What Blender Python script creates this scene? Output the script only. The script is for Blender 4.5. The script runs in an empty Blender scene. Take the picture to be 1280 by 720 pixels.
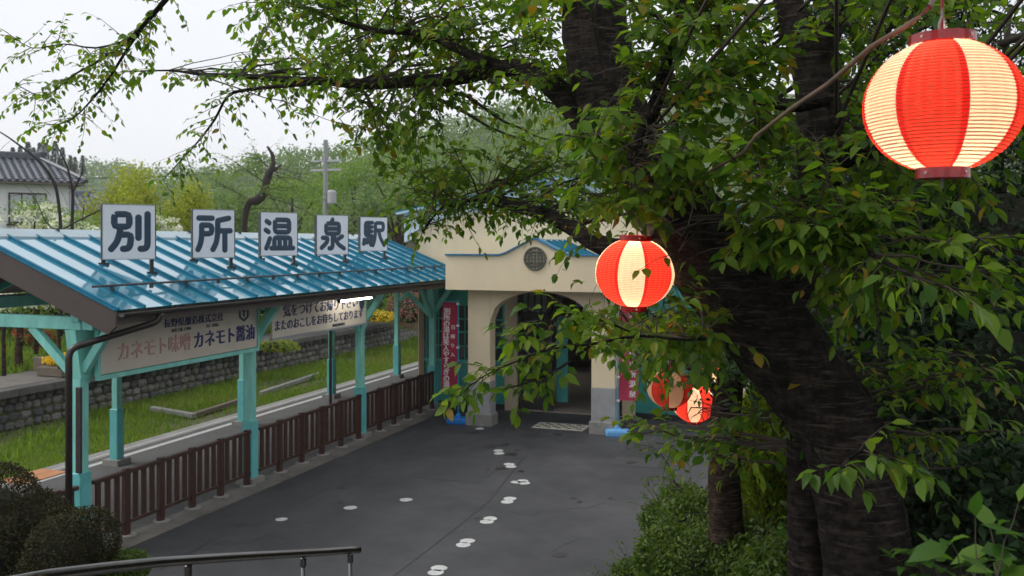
import bpy, bmesh, math, random
import numpy as np
from mathutils import Vector, Matrix, noise as mnoise

# ------------------------------------------------------------------ camera, sky, sun, exposure
SC = bpy.context.scene
COL = SC.collection
R = math.radians
TH = R(19.4)                 # the camera is turned 19.4 degrees left of the platform's direction (+Y)
EYE = 4.0                    # metres above the forecourt: the steps up the bank
FPX, HOR = 1150.0, 303.0
cam_d = bpy.data.cameras.new('camera'); cam = bpy.data.objects.new('camera', cam_d); COL.objects.link(cam)
cam.location = (0, 0, EYE); cam.rotation_euler = (R(90), 0, TH)
cam_d.sensor_width = 36; cam_d.lens = 36*FPX/1280; cam_d.shift_y = -(360-HOR)/1280
cam_d.clip_start = 0.1; cam_d.clip_end = 3000
cam_d.dof.use_dof = True; cam_d.dof.focus_distance = 5.6; cam_d.dof.aperture_fstop = 4.5
SC.camera = cam

world = bpy.data.worlds.new('World'); SC.world = world; world.use_nodes = True
nt = world.node_tree; nt.nodes.clear()
wo = nt.nodes.new('ShaderNodeOutputWorld'); bg = nt.nodes.new('ShaderNodeBackground')
sky = nt.nodes.new('ShaderNodeTexSky'); sky.sky_type = 'NISHITA'; sky.sun_disc = False
SUN_EL, SUN_AZ = R(48), R(250)         # azimuth measured clockwise from +Y
sky.sun_elevation = SUN_EL; sky.sun_rotation = SUN_AZ; sky.dust_density = 4; sky.air_density = 1.0
wn = nt.nodes.new('ShaderNodeTexNoise'); wn.inputs['Scale'].default_value = 2.2; wn.inputs['Detail'].default_value = 4
wr = nt.nodes.new('ShaderNodeValToRGB')
wr.color_ramp.elements[0].position = 0.25; wr.color_ramp.elements[0].color = (6.2, 6.32, 6.6, 1)
wr.color_ramp.elements[1].position = 0.75; wr.color_ramp.elements[1].color = (7.5, 7.55, 7.75, 1)
wm = nt.nodes.new('ShaderNodeMixRGB'); wm.inputs[0].default_value = 0.90   # overcast veil over the clear sky
tc = nt.nodes.new('ShaderNodeTexCoord')
nt.links.new(tc.outputs['Generated'], wn.inputs['Vector']); nt.links.new(wn.outputs['Fac'], wr.inputs[0])
nt.links.new(sky.outputs[0], wm.inputs[1]); nt.links.new(wr.outputs[0], wm.inputs[2])
nt.links.new(wm.outputs[0], bg.inputs[0]); bg.inputs[1].default_value = 0.148
nt.links.new(bg.outputs[0], wo.inputs[0])

sun_d = bpy.data.lights.new('sun', 'SUN'); sun = bpy.data.objects.new('sun', sun_d); COL.objects.link(sun)
sun_d.energy = 1.5; sun_d.angle = R(25); sun_d.color = (1, .96, .9)
_sd = Vector((math.sin(SUN_AZ)*math.cos(SUN_EL), math.cos(SUN_AZ)*math.cos(SUN_EL), math.sin(SUN_EL)))
sun.rotation_euler = _sd.to_track_quat('Z', 'Y').to_euler()
SC.view_settings.view_transform = 'Standard'; SC.view_settings.look = 'None'
SC.view_settings.exposure = 0.06; SC.view_settings.gamma = 1.0; SC.view_settings.use_curve_mapping = False
SC.cycles.use_denoising = True
SC.cycles.max_bounces = 8; SC.cycles.transparent_max_bounces = 6
SC.cycles.sample_clamp_indirect = 6

random.seed(7); RNG = np.random.default_rng(7)
CT, ST = math.cos(TH), math.sin(TH)
def P(px, py, d):
    """world point seen at photo pixel (px,py) at depth d metres"""
    x = (px-640)/FPX*d
    return Vector((x*CT - d*ST, x*ST + d*CT, EYE-(py-HOR)/FPX*d))
def pix(p):
    x = p[0]*CT + p[1]*ST; d = -p[0]*ST + p[1]*CT
    return (640+x/d*FPX, HOR+(EYE-p[2])/d*FPX, d)

# ------------------------------------------------------------------ materials
MATS = {}
def mat(name, col, rough=.6, var=.15, scale=6., bump=0., bscale=40., metal=0., coat=0., spec=.5, col2=None, stretch=(1,1,1), detail=6, coords='Object'):
    if name in MATS: return MATS[name]
    m = bpy.data.materials.new(name); m.use_nodes = True; n = m.node_tree; b = n.nodes['Principled BSDF']
    b.inputs['Roughness'].default_value = rough; b.inputs['Metallic'].default_value = metal
    b.inputs['Coat Weight'].default_value = coat; b.inputs['Coat Roughness'].default_value = .08
    b.inputs['Specular IOR Level'].default_value = spec
    t = n.nodes.new('ShaderNodeTexCoord'); mp = n.nodes.new('ShaderNodeMapping'); mp.inputs['Scale'].default_value = stretch
    n.links.new(t.outputs[coords], mp.inputs[0])
    nz = n.nodes.new('ShaderNodeTexNoise'); nz.inputs['Scale'].default_value = scale; nz.inputs['Detail'].default_value = detail; nz.inputs['Roughness'].default_value = .65
    n.links.new(mp.outputs[0], nz.inputs['Vector'])
    r = n.nodes.new('ShaderNodeValToRGB'); e = r.color_ramp.elements
    a = tuple(c*(1-var) for c in col); c2 = col2 or tuple(min(1, c*(1+var)) for c in col)
    e[0].position = .3; e[0].color = (*a, 1); e[1].position = .7; e[1].color = (*c2, 1)
    n.links.new(nz.outputs['Fac'], r.inputs[0]); n.links.new(r.outputs[0], b.inputs['Base Color'])
    if bump:
        nb = n.nodes.new('ShaderNodeTexNoise'); nb.inputs['Scale'].default_value = bscale; nb.inputs['Detail'].default_value = 5
        n.links.new(mp.outputs[0], nb.inputs['Vector'])
        bp = n.nodes.new('ShaderNodeBump'); bp.inputs['Strength'].default_value = bump; bp.inputs['Distance'].default_value = .02
        n.links.new(nb.outputs['Fac'], bp.inputs['Height']); n.links.new(bp.outputs[0], b.inputs['Normal'])
    MATS[name] = m; return m

def leaf_mat(name, c1, c2, trans=.45, rough=.45, objrand=False, c3=None):
    m = bpy.data.materials.new(name); m.use_nodes = True; n = m.node_tree; n.nodes.clear()
    out = n.nodes.new('ShaderNodeOutputMaterial'); mix = n.nodes.new('ShaderNodeMixShader'); mix.inputs[0].default_value = trans
    pr = n.nodes.new('ShaderNodeBsdfPrincipled'); pr.inputs['Roughness'].default_value = rough; pr.inputs['Specular IOR Level'].default_value = .3
    tr = n.nodes.new('ShaderNodeBsdfTranslucent')
    r = n.nodes.new('ShaderNodeValToRGB'); e = r.color_ramp.elements
    e[0].position = 0; e[0].color = (*c1, 1); e[1].position = .9 if c3 else 1; e[1].color = (*c2, 1)
    if c3: x = e.new(1.0); x.color = (*c3, 1)
    if objrand: s = n.nodes.new('ShaderNodeObjectInfo'); n.links.new(s.outputs['Random'], r.inputs[0])
    else: s = n.nodes.new('ShaderNodeNewGeometry'); n.links.new(s.outputs['Random Per Island'], r.inputs[0])
    br = n.nodes.new('ShaderNodeMixRGB'); br.blend_type = 'MULTIPLY'; br.inputs[0].default_value = 1; br.inputs[2].default_value = (1.5, 1.6, .75, 1)
    n.links.new(r.outputs[0], pr.inputs['Base Color']); n.links.new(r.outputs[0], br.inputs[1]); n.links.new(br.outputs[0], tr.inputs['Color'])
    n.links.new(pr.outputs[0], mix.inputs[1]); n.links.new(tr.outputs[0], mix.inputs[2]); n.links.new(mix.outputs[0], out.inputs[0])
    MATS[name] = m; return m

def emit_mat(name, col, s):
    m = bpy.data.materials.new(name); m.use_nodes = True; n = m.node_tree; b = n.nodes['Principled BSDF']
    b.inputs['Base Color'].default_value = (*col, 1); b.inputs['Emission Color'].default_value = (*col, 1); b.inputs['Emission Strength'].default_value = s
    MATS[name] = m; return m

def glass_mat(name, col=(.02, .03, .03), rough=.06):
    m = bpy.data.materials.new(name); m.use_nodes = True; b = m.node_tree.nodes['Principled BSDF']
    b.inputs['Base Color'].default_value = (*col, 1); b.inputs['Roughness'].default_value = rough; b.inputs['Specular IOR Level'].default_value = .6
    MATS[name] = m; return m

def bark_mat(name, c1, c2, zs=5.):
    """cherry bark: rough dark plates with pale horizontal lenticel bands"""
    m = bpy.data.materials.new(name); m.use_nodes = True; n = m.node_tree; b = n.nodes['Principled BSDF']; b.inputs['Roughness'].default_value = .85
    b.inputs['Specular IOR Level'].default_value = .2
    t = n.nodes.new('ShaderNodeTexCoord'); mp = n.nodes.new('ShaderNodeMapping'); mp.inputs['Scale'].default_value = (1, 1, zs); n.links.new(t.outputs['Object'], mp.inputs[0])
    a = n.nodes.new('ShaderNodeTexNoise'); a.inputs['Scale'].default_value = 7; a.inputs['Detail'].default_value = 8; a.inputs['Roughness'].default_value = .7; n.links.new(mp.outputs[0], a.inputs['Vector'])
    c = n.nodes.new('ShaderNodeTexNoise'); c.inputs['Scale'].default_value = 14; c.inputs['Detail'].default_value = 8; c.inputs['Roughness'].default_value = .7; n.links.new(t.outputs['Object'], c.inputs['Vector'])
    mx = n.nodes.new('ShaderNodeMath'); mx.operation = 'MULTIPLY'; n.links.new(a.outputs['Fac'], mx.inputs[0]); n.links.new(c.outputs['Fac'], mx.inputs[1])
    r = n.nodes.new('ShaderNodeValToRGB'); e = r.color_ramp.elements
    e[0].position = .20; e[0].color = (*c1, 1); e[1].position = .38; e[1].color = (*c2, 1)
    n.links.new(mx.outputs[0], r.inputs[0])
    m3 = n.nodes.new('ShaderNodeMapping'); m3.inputs['Scale'].default_value = (1.3, 1.3, 15); n.links.new(t.outputs['Object'], m3.inputs[0])
    l = n.nodes.new('ShaderNodeTexNoise'); l.inputs['Scale'].default_value = 4.5; l.inputs['Detail'].default_value = 4; n.links.new(m3.outputs[0], l.inputs['Vector'])
    lr = n.nodes.new('ShaderNodeValToRGB'); lr.color_ramp.elements[0].position = .57; lr.color_ramp.elements[0].color = (0, 0, 0, 1); lr.color_ramp.elements[1].position = .66; lr.color_ramp.elements[1].color = (.7, .7, .7, 1); n.links.new(l.outputs['Fac'], lr.inputs[0])
    lm = n.nodes.new('ShaderNodeMixRGB'); lm.inputs[2].default_value = (*[min(1, q*1.7) for q in c2], 1); n.links.new(lr.outputs[0], lm.inputs[0]); n.links.new(r.outputs[0], lm.inputs[1]); n.links.new(lm.outputs[0], b.inputs['Base Color'])
    bp = n.nodes.new('ShaderNodeBump'); bp.inputs['Strength'].default_value = 1.0; bp.inputs['Distance'].default_value = .07
    vo = n.nodes.new('ShaderNodeTexVoronoi'); vo.feature = 'DISTANCE_TO_EDGE'; vo.inputs['Scale'].default_value = 16; n.links.new(a.outputs['Color'], vo.inputs['Vector'])
    vw = n.nodes.new('ShaderNodeVectorMath'); vw.operation = 'MULTIPLY_ADD'; vw.inputs[1].default_value = (.35, .35, .35)
    n.links.new(c.outputs['Color'], vw.inputs[0]); n.links.new(mp.outputs[0], vw.inputs[2]); n.links.new(vw.outputs[0], vo.inputs['Vector'])
    mi = n.nodes.new('ShaderNodeMath'); mi.operation = 'MINIMUM'; mi.inputs[1].default_value = .12; n.links.new(vo.outputs['Distance'], mi.inputs[0])
    ad = n.nodes.new('ShaderNodeMath'); ad.operation = 'ADD'; n.links.new(mi.outputs[0], ad.inputs[0]); n.links.new(mx.outputs[0], ad.inputs[1])
    n.links.new(ad.outputs[0], bp.inputs['Height']); n.links.new(bp.outputs[0], b.inputs['Normal'])
    MATS[name] = m; return m

# ------------------------------------------------------------------ mesh helpers
def link(name, me, parent=None, label=None, cat=None, group=None, kind=None):
    o = bpy.data.objects.new(name, me); COL.objects.link(o)
    if parent is not None: o.parent = parent
    if label: o['label'] = label
    if cat: o['category'] = cat
    if group: o['group'] = group
    if kind: o['kind'] = kind
    return o
def thing(name, label, cat, loc=(0, 0, 0), rz=0, group=None):
    o = link(name, None, None, label, cat, group); o.location = loc; o.rotation_euler = (0, 0, rz); return o
def copy_tree(o, parent=None):
    c = o.copy(); COL.objects.link(c); c.parent = parent
    for ch in list(o.children): copy_tree(ch, c)
    return c

class MB:
    def __init__(s): s.v = []; s.f = []; s.mi = []
    def add(s, v, f, mi=0):
        k = len(s.v); s.v += [tuple(x) for x in v]; s.f += [tuple(i+k for i in q) for q in f]; s.mi += [mi]*len(f); return s
    def box(s, c, d, rot=None, mi=0, bev=0.):
        x, y, z = d[0]/2, d[1]/2, d[2]/2
        if bev:
            bm = bmesh.new(); bmesh.ops.create_cube(bm, size=1); bmesh.ops.scale(bm, vec=d, verts=bm.verts)
            bmesh.ops.bevel(bm, geom=bm.edges[:], offset=bev, segments=1, affect='EDGES')
            bm.verts.index_update(); v = [q.co.copy() for q in bm.verts]; f = [[w.index for w in q.verts] for q in bm.faces]; bm.free()
        else:
            v = [Vector(q) for q in ((-x,-y,-z),(x,-y,-z),(x,y,-z),(-x,y,-z),(-x,-y,z),(x,-y,z),(x,y,z),(-x,y,z))]
            f = [(0,3,2,1),(4,5,6,7),(0,1,5,4),(1,2,6,5),(2,3,7,6),(3,0,4,7)]
        if rot is not None: v = [rot @ q for q in v]
        c = Vector(c); return s.add([q+c for q in v], f, mi)
    def bar(s, a, b, w, h, mi=0, bev=0.):
        """box from a to b; w = width sideways, h = height"""
        a, b = Vector(a), Vector(b); y = (b-a); L = y.length; y.normalize()
        x = y.cross(Vector((0, 0, 1)))
        if x.length < 1e-4: x = Vector((1, 0, 0))
        x.normalize(); z = x.cross(y)
        return s.box((a+b)/2, (w, L, h), Matrix((x, y, z)).transposed(), mi, bev)
    def tube(s, pts, rad, n=8, mi=0, cap=True, noise=0., rng=None):
        pts = [Vector(p) for p in pts]
        if not hasattr(rad, '__len__'): rad = [rad]*len(pts)
        ref = None; rings = []
        for i, p in enumerate(pts):
            t = (pts[min(i+1, len(pts)-1)]-pts[max(i-1, 0)]).normalized()
            if ref is None:
                ref = t.orthogonal().normalized()
            ref = (ref - t*ref.dot(t)).normalized(); bi = t.cross(ref)
            rr = []
            for k in range(n):
                a = 2*math.pi*k/n; r = rad[i]
                if noise: r *= 1+noise*(.5*rng.uniform(-1, 1)+.8*math.sin(3*a+i*.35+1.3*math.sin(i*.22))+.6*math.sin(7*a-i*.6)*math.sin(i*.31))
                w = p+(ref*math.cos(a)+bi*math.sin(a))*r
                if noise and n >= 16:      # furrowed bark relief
                    g = mnoise.ridged_multi_fractal(Vector((w.x*7, w.y*7, w.z*13)), .9, 2.1, 4, .9, 2.)*.5-.6+.8*mnoise.noise(w*4)
                    w = p+(w-p)*(1+.035*g)
                rr.append(w)
            rings.append(rr)
        v = [q for r in rings for q in r]; f = []
        for i in range(len(pts)-1):
            for k in range(n):
                f.append((i*n+k, i*n+(k+1) % n, (i+1)*n+(k+1) % n, (i+1)*n+k))
        if cap: f.append(tuple(range(n-1, -1, -1))); f.append(tuple((len(pts)-1)*n+k for k in range(n)))
        return s.add(v, f, mi)
    def lathe(s, prof, n=24, c=(0, 0, 0), mi=0, a0=0., a1=2*math.pi):
        full = abs(a1-a0-2*math.pi) < 1e-6; m = n if full else n+1
        v = [(c[0]+r*math.cos(a0+(a1-a0)*k/n), c[1]+r*math.sin(a0+(a1-a0)*k/n), c[2]+z) for r, z in prof for k in range(m)]
        f = []
        for i in range(len(prof)-1):
            for k in range(n):
                k2 = (k+1) % m if full else k+1
                f.append((i*m+k, i*m+k2, (i+1)*m+k2, (i+1)*m+k))
        return s.add(v, f, mi)
    def prism(s, poly, o, ex, ey, ez, d, mi=0):
        """polygon (in ex,ey at origin o) extruded d along ez"""
        o, ex, ey, ez = map(Vector, (o, ex, ey, ez)); n = len(poly)
        v = [o+ex*a+ey*b for a, b in poly]+[o+ex*a+ey*b+ez*d for a, b in poly]
        f = [tuple(range(n-1, -1, -1)), tuple(range(n, 2*n))]+[(i, (i+1) % n, n+(i+1) % n, n+i) for i in range(n)]
        return s.add(v, f, mi)
    def mesh(s, name, *mats, smooth=False):
        me = bpy.data.meshes.new(name); me.from_pydata([tuple(v) for v in s.v], [], s.f)
        for m in mats: me.materials.append(m)
        if len(mats) > 1: me.polygons.foreach_set('material_index', s.mi)
        if smooth: me.polygons.foreach_set('use_smooth', [True]*len(me.polygons))
        bm = bmesh.new(); bm.from_mesh(me); bmesh.ops.recalc_face_normals(bm, faces=bm.faces); bm.to_mesh(me); bm.free()
        me.update(); return me
    def build(s, name, m, parent=None, smooth=False, **k):
        ms = m if isinstance(m, (list, tuple)) else [m]
        return link(name, s.mesh(name, *ms, smooth=smooth), parent, **k)

def np_mesh(name, verts, tri, m, smooth=False):
    """fast triangle mesh"""
    me = bpy.data.meshes.new(name); nv, nf = len(verts), len(tri)
    me.vertices.add(nv); me.vertices.foreach_set('co', np.asarray(verts, np.float32).ravel())
    me.loops.add(nf*3); me.loops.foreach_set('vertex_index', np.asarray(tri, np.int32).ravel())
    me.polygons.add(nf); me.polygons.foreach_set('loop_start', np.arange(0, nf*3, 3, dtype=np.int32)); me.polygons.foreach_set('loop_total', np.full(nf, 3, np.int32))
    if smooth: me.polygons.foreach_set('use_smooth', np.ones(nf, bool))
    me.materials.append(m); me.update(calc_edges=True); me.validate(); return me

LEAF8_V = np.array([(0,0,0),(.28,.40,.05),(.28,-.40,.05),(.32,0,-.01),(.62,.36,-.02),(.62,-.36,-.02),(.66,0,-.07),(1,0,-.2)])
LEAF8_F = np.array([(0,2,3),(0,3,1),(2,5,6),(2,6,3),(3,6,4),(3,4,1),(5,7,6),(6,7,4)])
LEAF4_V = np.array([(0,0,0),(.5,.38,.05),(.5,-.38,.05),(1,0,-.08)])
LEAF4_F = np.array([(0,2,1),(1,2,3)])
LEAF8_B = np.array([(0,0,0),(.24,.34,.10),(.26,-.36,.07),(.30,0,-.01),(.60,.34,.03),(.58,-.30,.00),(.64,0,-.12),(.94,.06,-.36)])
LEAF8_C = np.array([(0,0,0),(.32,.44,.02),(.34,-.42,.03),(.36,0,.02),(.66,.36,-.03),(.68,-.38,-.01),(.70,0,.0),(1.02,-.05,-.06)])
def leaves_np(T, big=True):
    """T: array of rows pos(3) dir(3) nrm(3) len wid"""
    T = np.asarray(T, float)
    if big is True and len(T) > 6:                 # three leaf shapes: plain, curled, flat
        out = [leaves_np(T[k::3], vv_) for k, vv_ in enumerate((LEAF8_V, LEAF8_B, LEAF8_C))]; off = np.cumsum([0]+[len(o[0]) for o in out])
        return np.vstack([o[0] for o in out]), np.vstack([o[1]+off[i] for i, o in enumerate(out)])
    V, F = (big, LEAF8_F) if isinstance(big, np.ndarray) else (LEAF8_V, LEAF8_F) if big else (LEAF4_V, LEAF4_F)
    p = T[:, 0:3]; x = T[:, 3:6]; x /= np.linalg.norm(x, axis=1)[:, None]+1e-9
    z = T[:, 6:9]; y = np.cross(z, x); y /= np.linalg.norm(y, axis=1)[:, None]+1e-9; z = np.cross(x, y)
    L = T[:, 9:10]; W = T[:, 10:11]
    vs = p[:, None]+(x*L)[:, None]*V[None, :, 0:1]+(y*W)[:, None]*V[None, :, 1:2]+(z*L)[:, None]*V[None, :, 2:3]
    k = len(V); tri = F[None]+(np.arange(len(T))*k)[:, None, None]
    return vs.reshape(-1, 3), tri.reshape(-1, 3)
def cards(n, centre, rad, L, up=.5, shell=.35, rng=RNG, wl=.55, flat=False, lump=0):
    """n leaf rows scattered in lumpy ellipsoids"""
    d = rng.normal(size=(n, 3)); d /= np.linalg.norm(d, axis=1)[:, None]
    r = rng.uniform(shell, 1, n)**.5
    if lump:
        k = rng.normal(size=(lump, 3)); k /= np.linalg.norm(k, axis=1)[:, None]
        q = (d@k.T).max(1); r *= .72+.42*np.clip((q-.55)/.45, 0, 1)
    pos = np.array(centre)+d*r[:, None]*np.array(rad)
    dr = rng.normal(size=(n, 3)); dr[:, 2] -= .3
    nm = d*(1-up)+rng.normal(size=(n, 3))*.5; nm[:, 2] += up
    ll = L*rng.uniform(.65, 1.25, n)
    return np.hstack([pos, dr, nm, ll[:, None], (ll*wl)[:, None]])

def text_obj(body, size, o, ex, ey, m, parent, align='CENTER', sx=1., bold=0., name='lettering', vert=False, gap=1.0, d=.003):
    """writing as thin raised mesh: o origin (centre of first line), ex reading direction, ey up"""
    ex, ey = Vector(ex).normalized(), Vector(ey).normalized(); ez = ex.cross(ey)
    c = bpy.data.curves.new('t', 'FONT'); c.body = '\n'.join(body) if vert else body
    c.size = size; c.align_x = align; c.align_y = 'TOP' if vert else 'CENTER'; c.extrude = d; c.space_line = gap
    ob = bpy.data.objects.new('t', c); COL.objects.link(ob)
    dg = bpy.context.evaluated_depsgraph_get(); me = bpy.data.meshes.new_from_object(ob.evaluated_get(dg))
    bpy.data.objects.remove(ob); bpy.data.curves.remove(c)
    M = Matrix.Identity(4)
    for i in range(3): M[i][0] = ex[i]*sx; M[i][1] = ey[i]; M[i][2] = ez[i]; M[i][3] = Vector(o)[i]
    me.transform(M)
    if bold:                       # heavier strokes: the same glyphs again, a hair to each side and behind
        bm = bmesh.new(); base = me.copy()
        for k, (sx_, sy_) in enumerate(((0, 0), (1, .3), (-1, -.3))):
            q = base.copy(); q.transform(Matrix.Translation(ex*bold*sx_+ey*bold*sy_-ez*.0007*k)); bm.from_mesh(q); bpy.data.meshes.remove(q)
        bm.to_mesh(me); bm.free(); bpy.data.meshes.remove(base)
    me.materials.clear(); me.materials.append(m)
    return link(name, me, parent)

# ------------------------------------------------------------------ palette
M = {}
M['teal'] = mat('teal_paint', (.24, .65, .575), .5, .2, 5, .25, 45, stretch=(1, 1, .3), detail=9)
M['teal_wall'] = mat('teal_wall_paint', (.04, .30, .27), .5, .15, 2)
M['roofblue'] = mat('blue_roof_steel', (.016, .24, .35), .16, .2, 1.6, coat=1., spec=1.)
_b = M['roofblue'].node_tree.nodes['Principled BSDF']; _b.inputs['Coat IOR'].default_value = 2.4; _b.inputs['Coat Roughness'].default_value = .07; _b.inputs['IOR'].default_value = 1.8
M['roofbatten'] = mat('blue_roof_batten', (.008, .15, .25), .5, .2, 4, spec=.3)
M['brown'] = mat('brown_fascia', (.075, .055, .05), .55, .12, 5)
M['taupe'] = mat('taupe_board', (.13, .11, .095), .6, .15, 4)
M['darkpipe'] = mat('dark_pipe', (.03, .022, .02), .3, .2, 8, spec=.6)
M['rail'] = mat('maroon_rail', (.055, .021, .014), .45, .35, 7, .1)
M['white_sign'] = mat('white_sign', (.74, .79, .86), .35, .04, 3)
M['ink'] = mat('dark_ink', (.026, .056, .095), .45, .1, 5)
M['steel_leg'] = mat('dark_steel', (.03, .035, .04), .5, .2, 8)
M['concrete'] = mat('concrete', (.26, .255, .24), .85, .22, 5, .3, 50)
M['cream'] = mat('cream_render', (.78, .66, .46), .8, .08, 1.3, .2, 120, stretch=(1, 1, .35))
M['grey_base'] = mat('grey_base_paint', (.33, .33, .34), .75, .12, 4, .1)
M['paleblue'] = mat('pale_blue_barge', (.55, .66, .74), .6, .06, 3)
M['bluetrim'] = mat('blue_trim', (.02, .17, .33), .4, .1, 3)
M['dark'] = mat('dark_interior', (.02, .02, .02), .6, .2, 4)
M['glass'] = glass_mat('window_glass')
M['wood'] = mat('weathered_wood', (.16, .13, .10), .8, .3, 6, .4, 30, stretch=(1, 1, 5))
M['board_face'] = mat('sign_board_face', (.62, .56, .47), .55, .06, 2)
M['ink_blue'] = mat('blue_ink', (.02, .035, .16), .5, .08, 6)
M['ink_red'] = mat('faded_red_ink', (.55, .33, .29), .5, .2, 9)
M['twig'] = mat('twig_bark', (.055, .042, .032), .8, .25, 9)
M['leaf'] = leaf_mat('cherry_leaf', (.04, .11, .012), (.18, .275, .022), .56, c3=(.26, .15, .02))  # orange end of the ramp stands in for lantern glow
M['leaf_o'] = leaf_mat('cherry_leaf_single', (.045, .12, .013), (.17, .28, .026), .5, objrand=True)
M['leaf_small'] = leaf_mat('far_cherry_leaf', (.04, .115, .018), (.11, .21, .03), .48)
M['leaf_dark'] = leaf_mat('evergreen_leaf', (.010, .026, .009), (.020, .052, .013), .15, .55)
M['leaf_azalea'] = leaf_mat('azalea_leaf', (.035, .085, .010), (.12, .18, .02), .35)
M['leaf_olive'] = leaf_mat('clipped_olive_leaf', (.018, .018, .006), (.050, .045, .012), .2, .75)
M['leaf_gold'] = leaf_mat('golden_conifer_spray', (.15, .23, .02), (.28, .34, .03), .4)
M['leaf_yellow'] = leaf_mat('yellow_green_leaf', (.20, .26, .03), (.42, .42, .06), .45)
M['leaf_mid'] = leaf_mat('mid_green_leaf', (.09, .18, .035), (.22, .32, .06), .42)
M['leaf_hill'] = leaf_mat('hill_leaf', (.09, .16, .06), (.20, .28, .10), .35)
M['leaf_cedar'] = leaf_mat('cedar_needles', (.018, .045, .035), (.03, .065, .045), .1)
M['grass'] = leaf_mat('grass_blade', (.085, .17, .022), (.24, .32, .045), .42)
M['petal_w'] = leaf_mat('white_bract', (.62, .64, .58), (.80, .80, .74), .2)
M['petal_y'] = leaf_mat('yellow_petal', (.75, .48, .01), (.85, .62, .02), .2)
M['petal_r'] = leaf_mat('red_azalea_petal', (.35, .05, .03), (.50, .09, .06), .2)
M['petal_p'] = leaf_mat('pink_azalea_petal', (.45, .10, .17), (.60, .2, .26), .2)
M['bark'] = bark_mat('cherry_bark', (.009, .007, .006), (.070, .054, .045), 3.2)
M['bark2'] = bark_mat('young_cherry_bark', (.03, .018, .013), (.17, .115, .085), 9)

# ------------------------------------------------------------------ the ground
def ground_material():
    return mat('grass_soil', (.07, .085, .03), .95, .35, 1.2, .4, 30, col2=(.13, .14, .06))
prof = [(-720, 0), (-60, .9), (-30, .9), (-24.2, .02), (-21.35, .0), (-21.3, -1.15), (-13.3, -1.15), (-13.25, -.03), (720, -.03)]
us = [-150, -40, 0, 20, 40, 70, 120, 300, 800]
mb = MB(); nP = len(prof)
mb.add([(x, u, z) for u in us for x, z in prof], [(j*nP+i, j*nP+i+1, (j+1)*nP+i+1, (j+1)*nP+i) for j in range(len(us)-1) for i in range(nP-1)])
mb.build('ground', ground_material(), kind='structure')

# forecourt asphalt
def asphalt():
    m = bpy.data.materials.new('asphalt'); m.use_nodes = True; n = m.node_tree; b = n.nodes['Principled BSDF']
    t = n.nodes.new('ShaderNodeTexCoord')
    def noise(s, d, r=.6):
        x = n.nodes.new('ShaderNodeTexNoise'); x.inputs['Scale'].default_value = s; x.inputs['Detail'].default_value = d; x.inputs['Roughness'].default_value = r
        n.links.new(t.outputs['Object'], x.inputs['Vector']); return x
    def ramp(x, p0, c0, p1, c1):
        r = n.nodes.new('ShaderNodeValToRGB'); e = r.color_ramp.elements; e[0].position = p0; e[0].color = (*c0, 1); e[1].position = p1; e[1].color = (*c1, 1)
        n.links.new(x.outputs['Fac'], r.inputs[0]); return r
    a = ramp(noise(.42, 7, .62), .34, (.032, .034, .038), .66, (.070, .072, .077))
    g = ramp(noise(130, 2), .3, (.72, .72, .72), .75, (1.3, 1.3, 1.3))
    f = ramp(noise(2.6, 8, .78), .32, (.74, .74, .74), .75, (1.22, 1.2, 1.17))
    m1 = n.nodes.new('ShaderNodeMixRGB'); m1.blend_type = 'MULTIPLY'; m1.inputs[0].default_value = 1
    m2 = n.nodes.new('ShaderNodeMixRGB'); m2.blend_type = 'MULTIPLY'; m2.inputs[0].default_value = 1
    n.links.new(a.outputs[0], m1.inputs[1]); n.links.new(g.outputs[0], m1.inputs[2]); n.links.new(m1.outputs[0], m2.inputs[1]); n.links.new(f.outputs[0], m2.inputs[2])
    n.links.new(m2.outputs[0], b.inputs['Base Color'])
    rr = n.nodes.new('ShaderNodeMapRange'); rr.inputs[1].default_value = .3; rr.inputs[2].default_value = .7; rr.inputs[3].default_value = .5; rr.inputs[4].default_value = .8
    n.links.new(noise(.8, 4).outputs['Fac'], rr.inputs[0]); n.links.new(rr.outputs[0], b.inputs['Roughness'])
    bp = n.nodes.new('ShaderNodeBump'); bp.inputs['Strength'].default_value = .35; bp.inputs['Distance'].default_value = .006
    n.links.new(noise(110, 3).outputs['Fac'], bp.inputs['Height']); n.links.new(bp.outputs[0], b.inputs['Normal'])
    return m
forecourt = MB().add([(-8.72, -6, 0), (-2.0, -6, 0), (-2.0, 16, 0), (9, 19, 0), (9, 30, 0), (-8.72, 30, 0)], [(0, 1, 2, 3, 4, 5)]).build('forecourt', asphalt(), kind='structure')
paint = mat('white_road_paint', (.52, .53, .52), .7, .25, 16)
def blob(c, a, b, ang, seed):
    q = random.Random(seed); pts = []
    for k in range(16):
        t = 2*math.pi*k/16; r = 1+q.uniform(-.05, .05)
        x, y = a*r*math.cos(t), b*r*math.sin(t); pts.append((c[0]+x*math.cos(ang)-y*math.sin(ang), c[1]+x*math.sin(ang)+y*math.cos(ang), .005))
    return pts
def gp(px, py):
    d = EYE*FPX/(py-HOR); w = P(px, py, d); return (w.x, w.y)
marks = [(438, 635), (507.5, 625), (599.5, 536), (352, 649.5),
         (623, 563.5), (624, 567), (636.5, 580.5), (638.5, 583.5), (645, 603), (653, 601.5), (655, 604), (637.5, 623.5), (634, 627.5),
         (613, 648.5), (608.5, 652.5), (584.5, 676.5), (579, 681.5), (549, 710.5), (544.5, 716)]
for i, (x, y) in enumerate(marks):
    b = MB(); w = .098 if i not in (3, 8) else .085
    b.add(blob(gp(x, y), w*1.05, w, random.uniform(0, 3), i), [tuple(range(16))]).build('painted_footprint', paint, forecourt)
patch_m = mat('asphalt_patch', (.047, .048, .051), .7, .25, 30, .3, 110)
stain_m = mat('oil_stain', (.030, .030, .031), .45, .35, 9)
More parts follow.
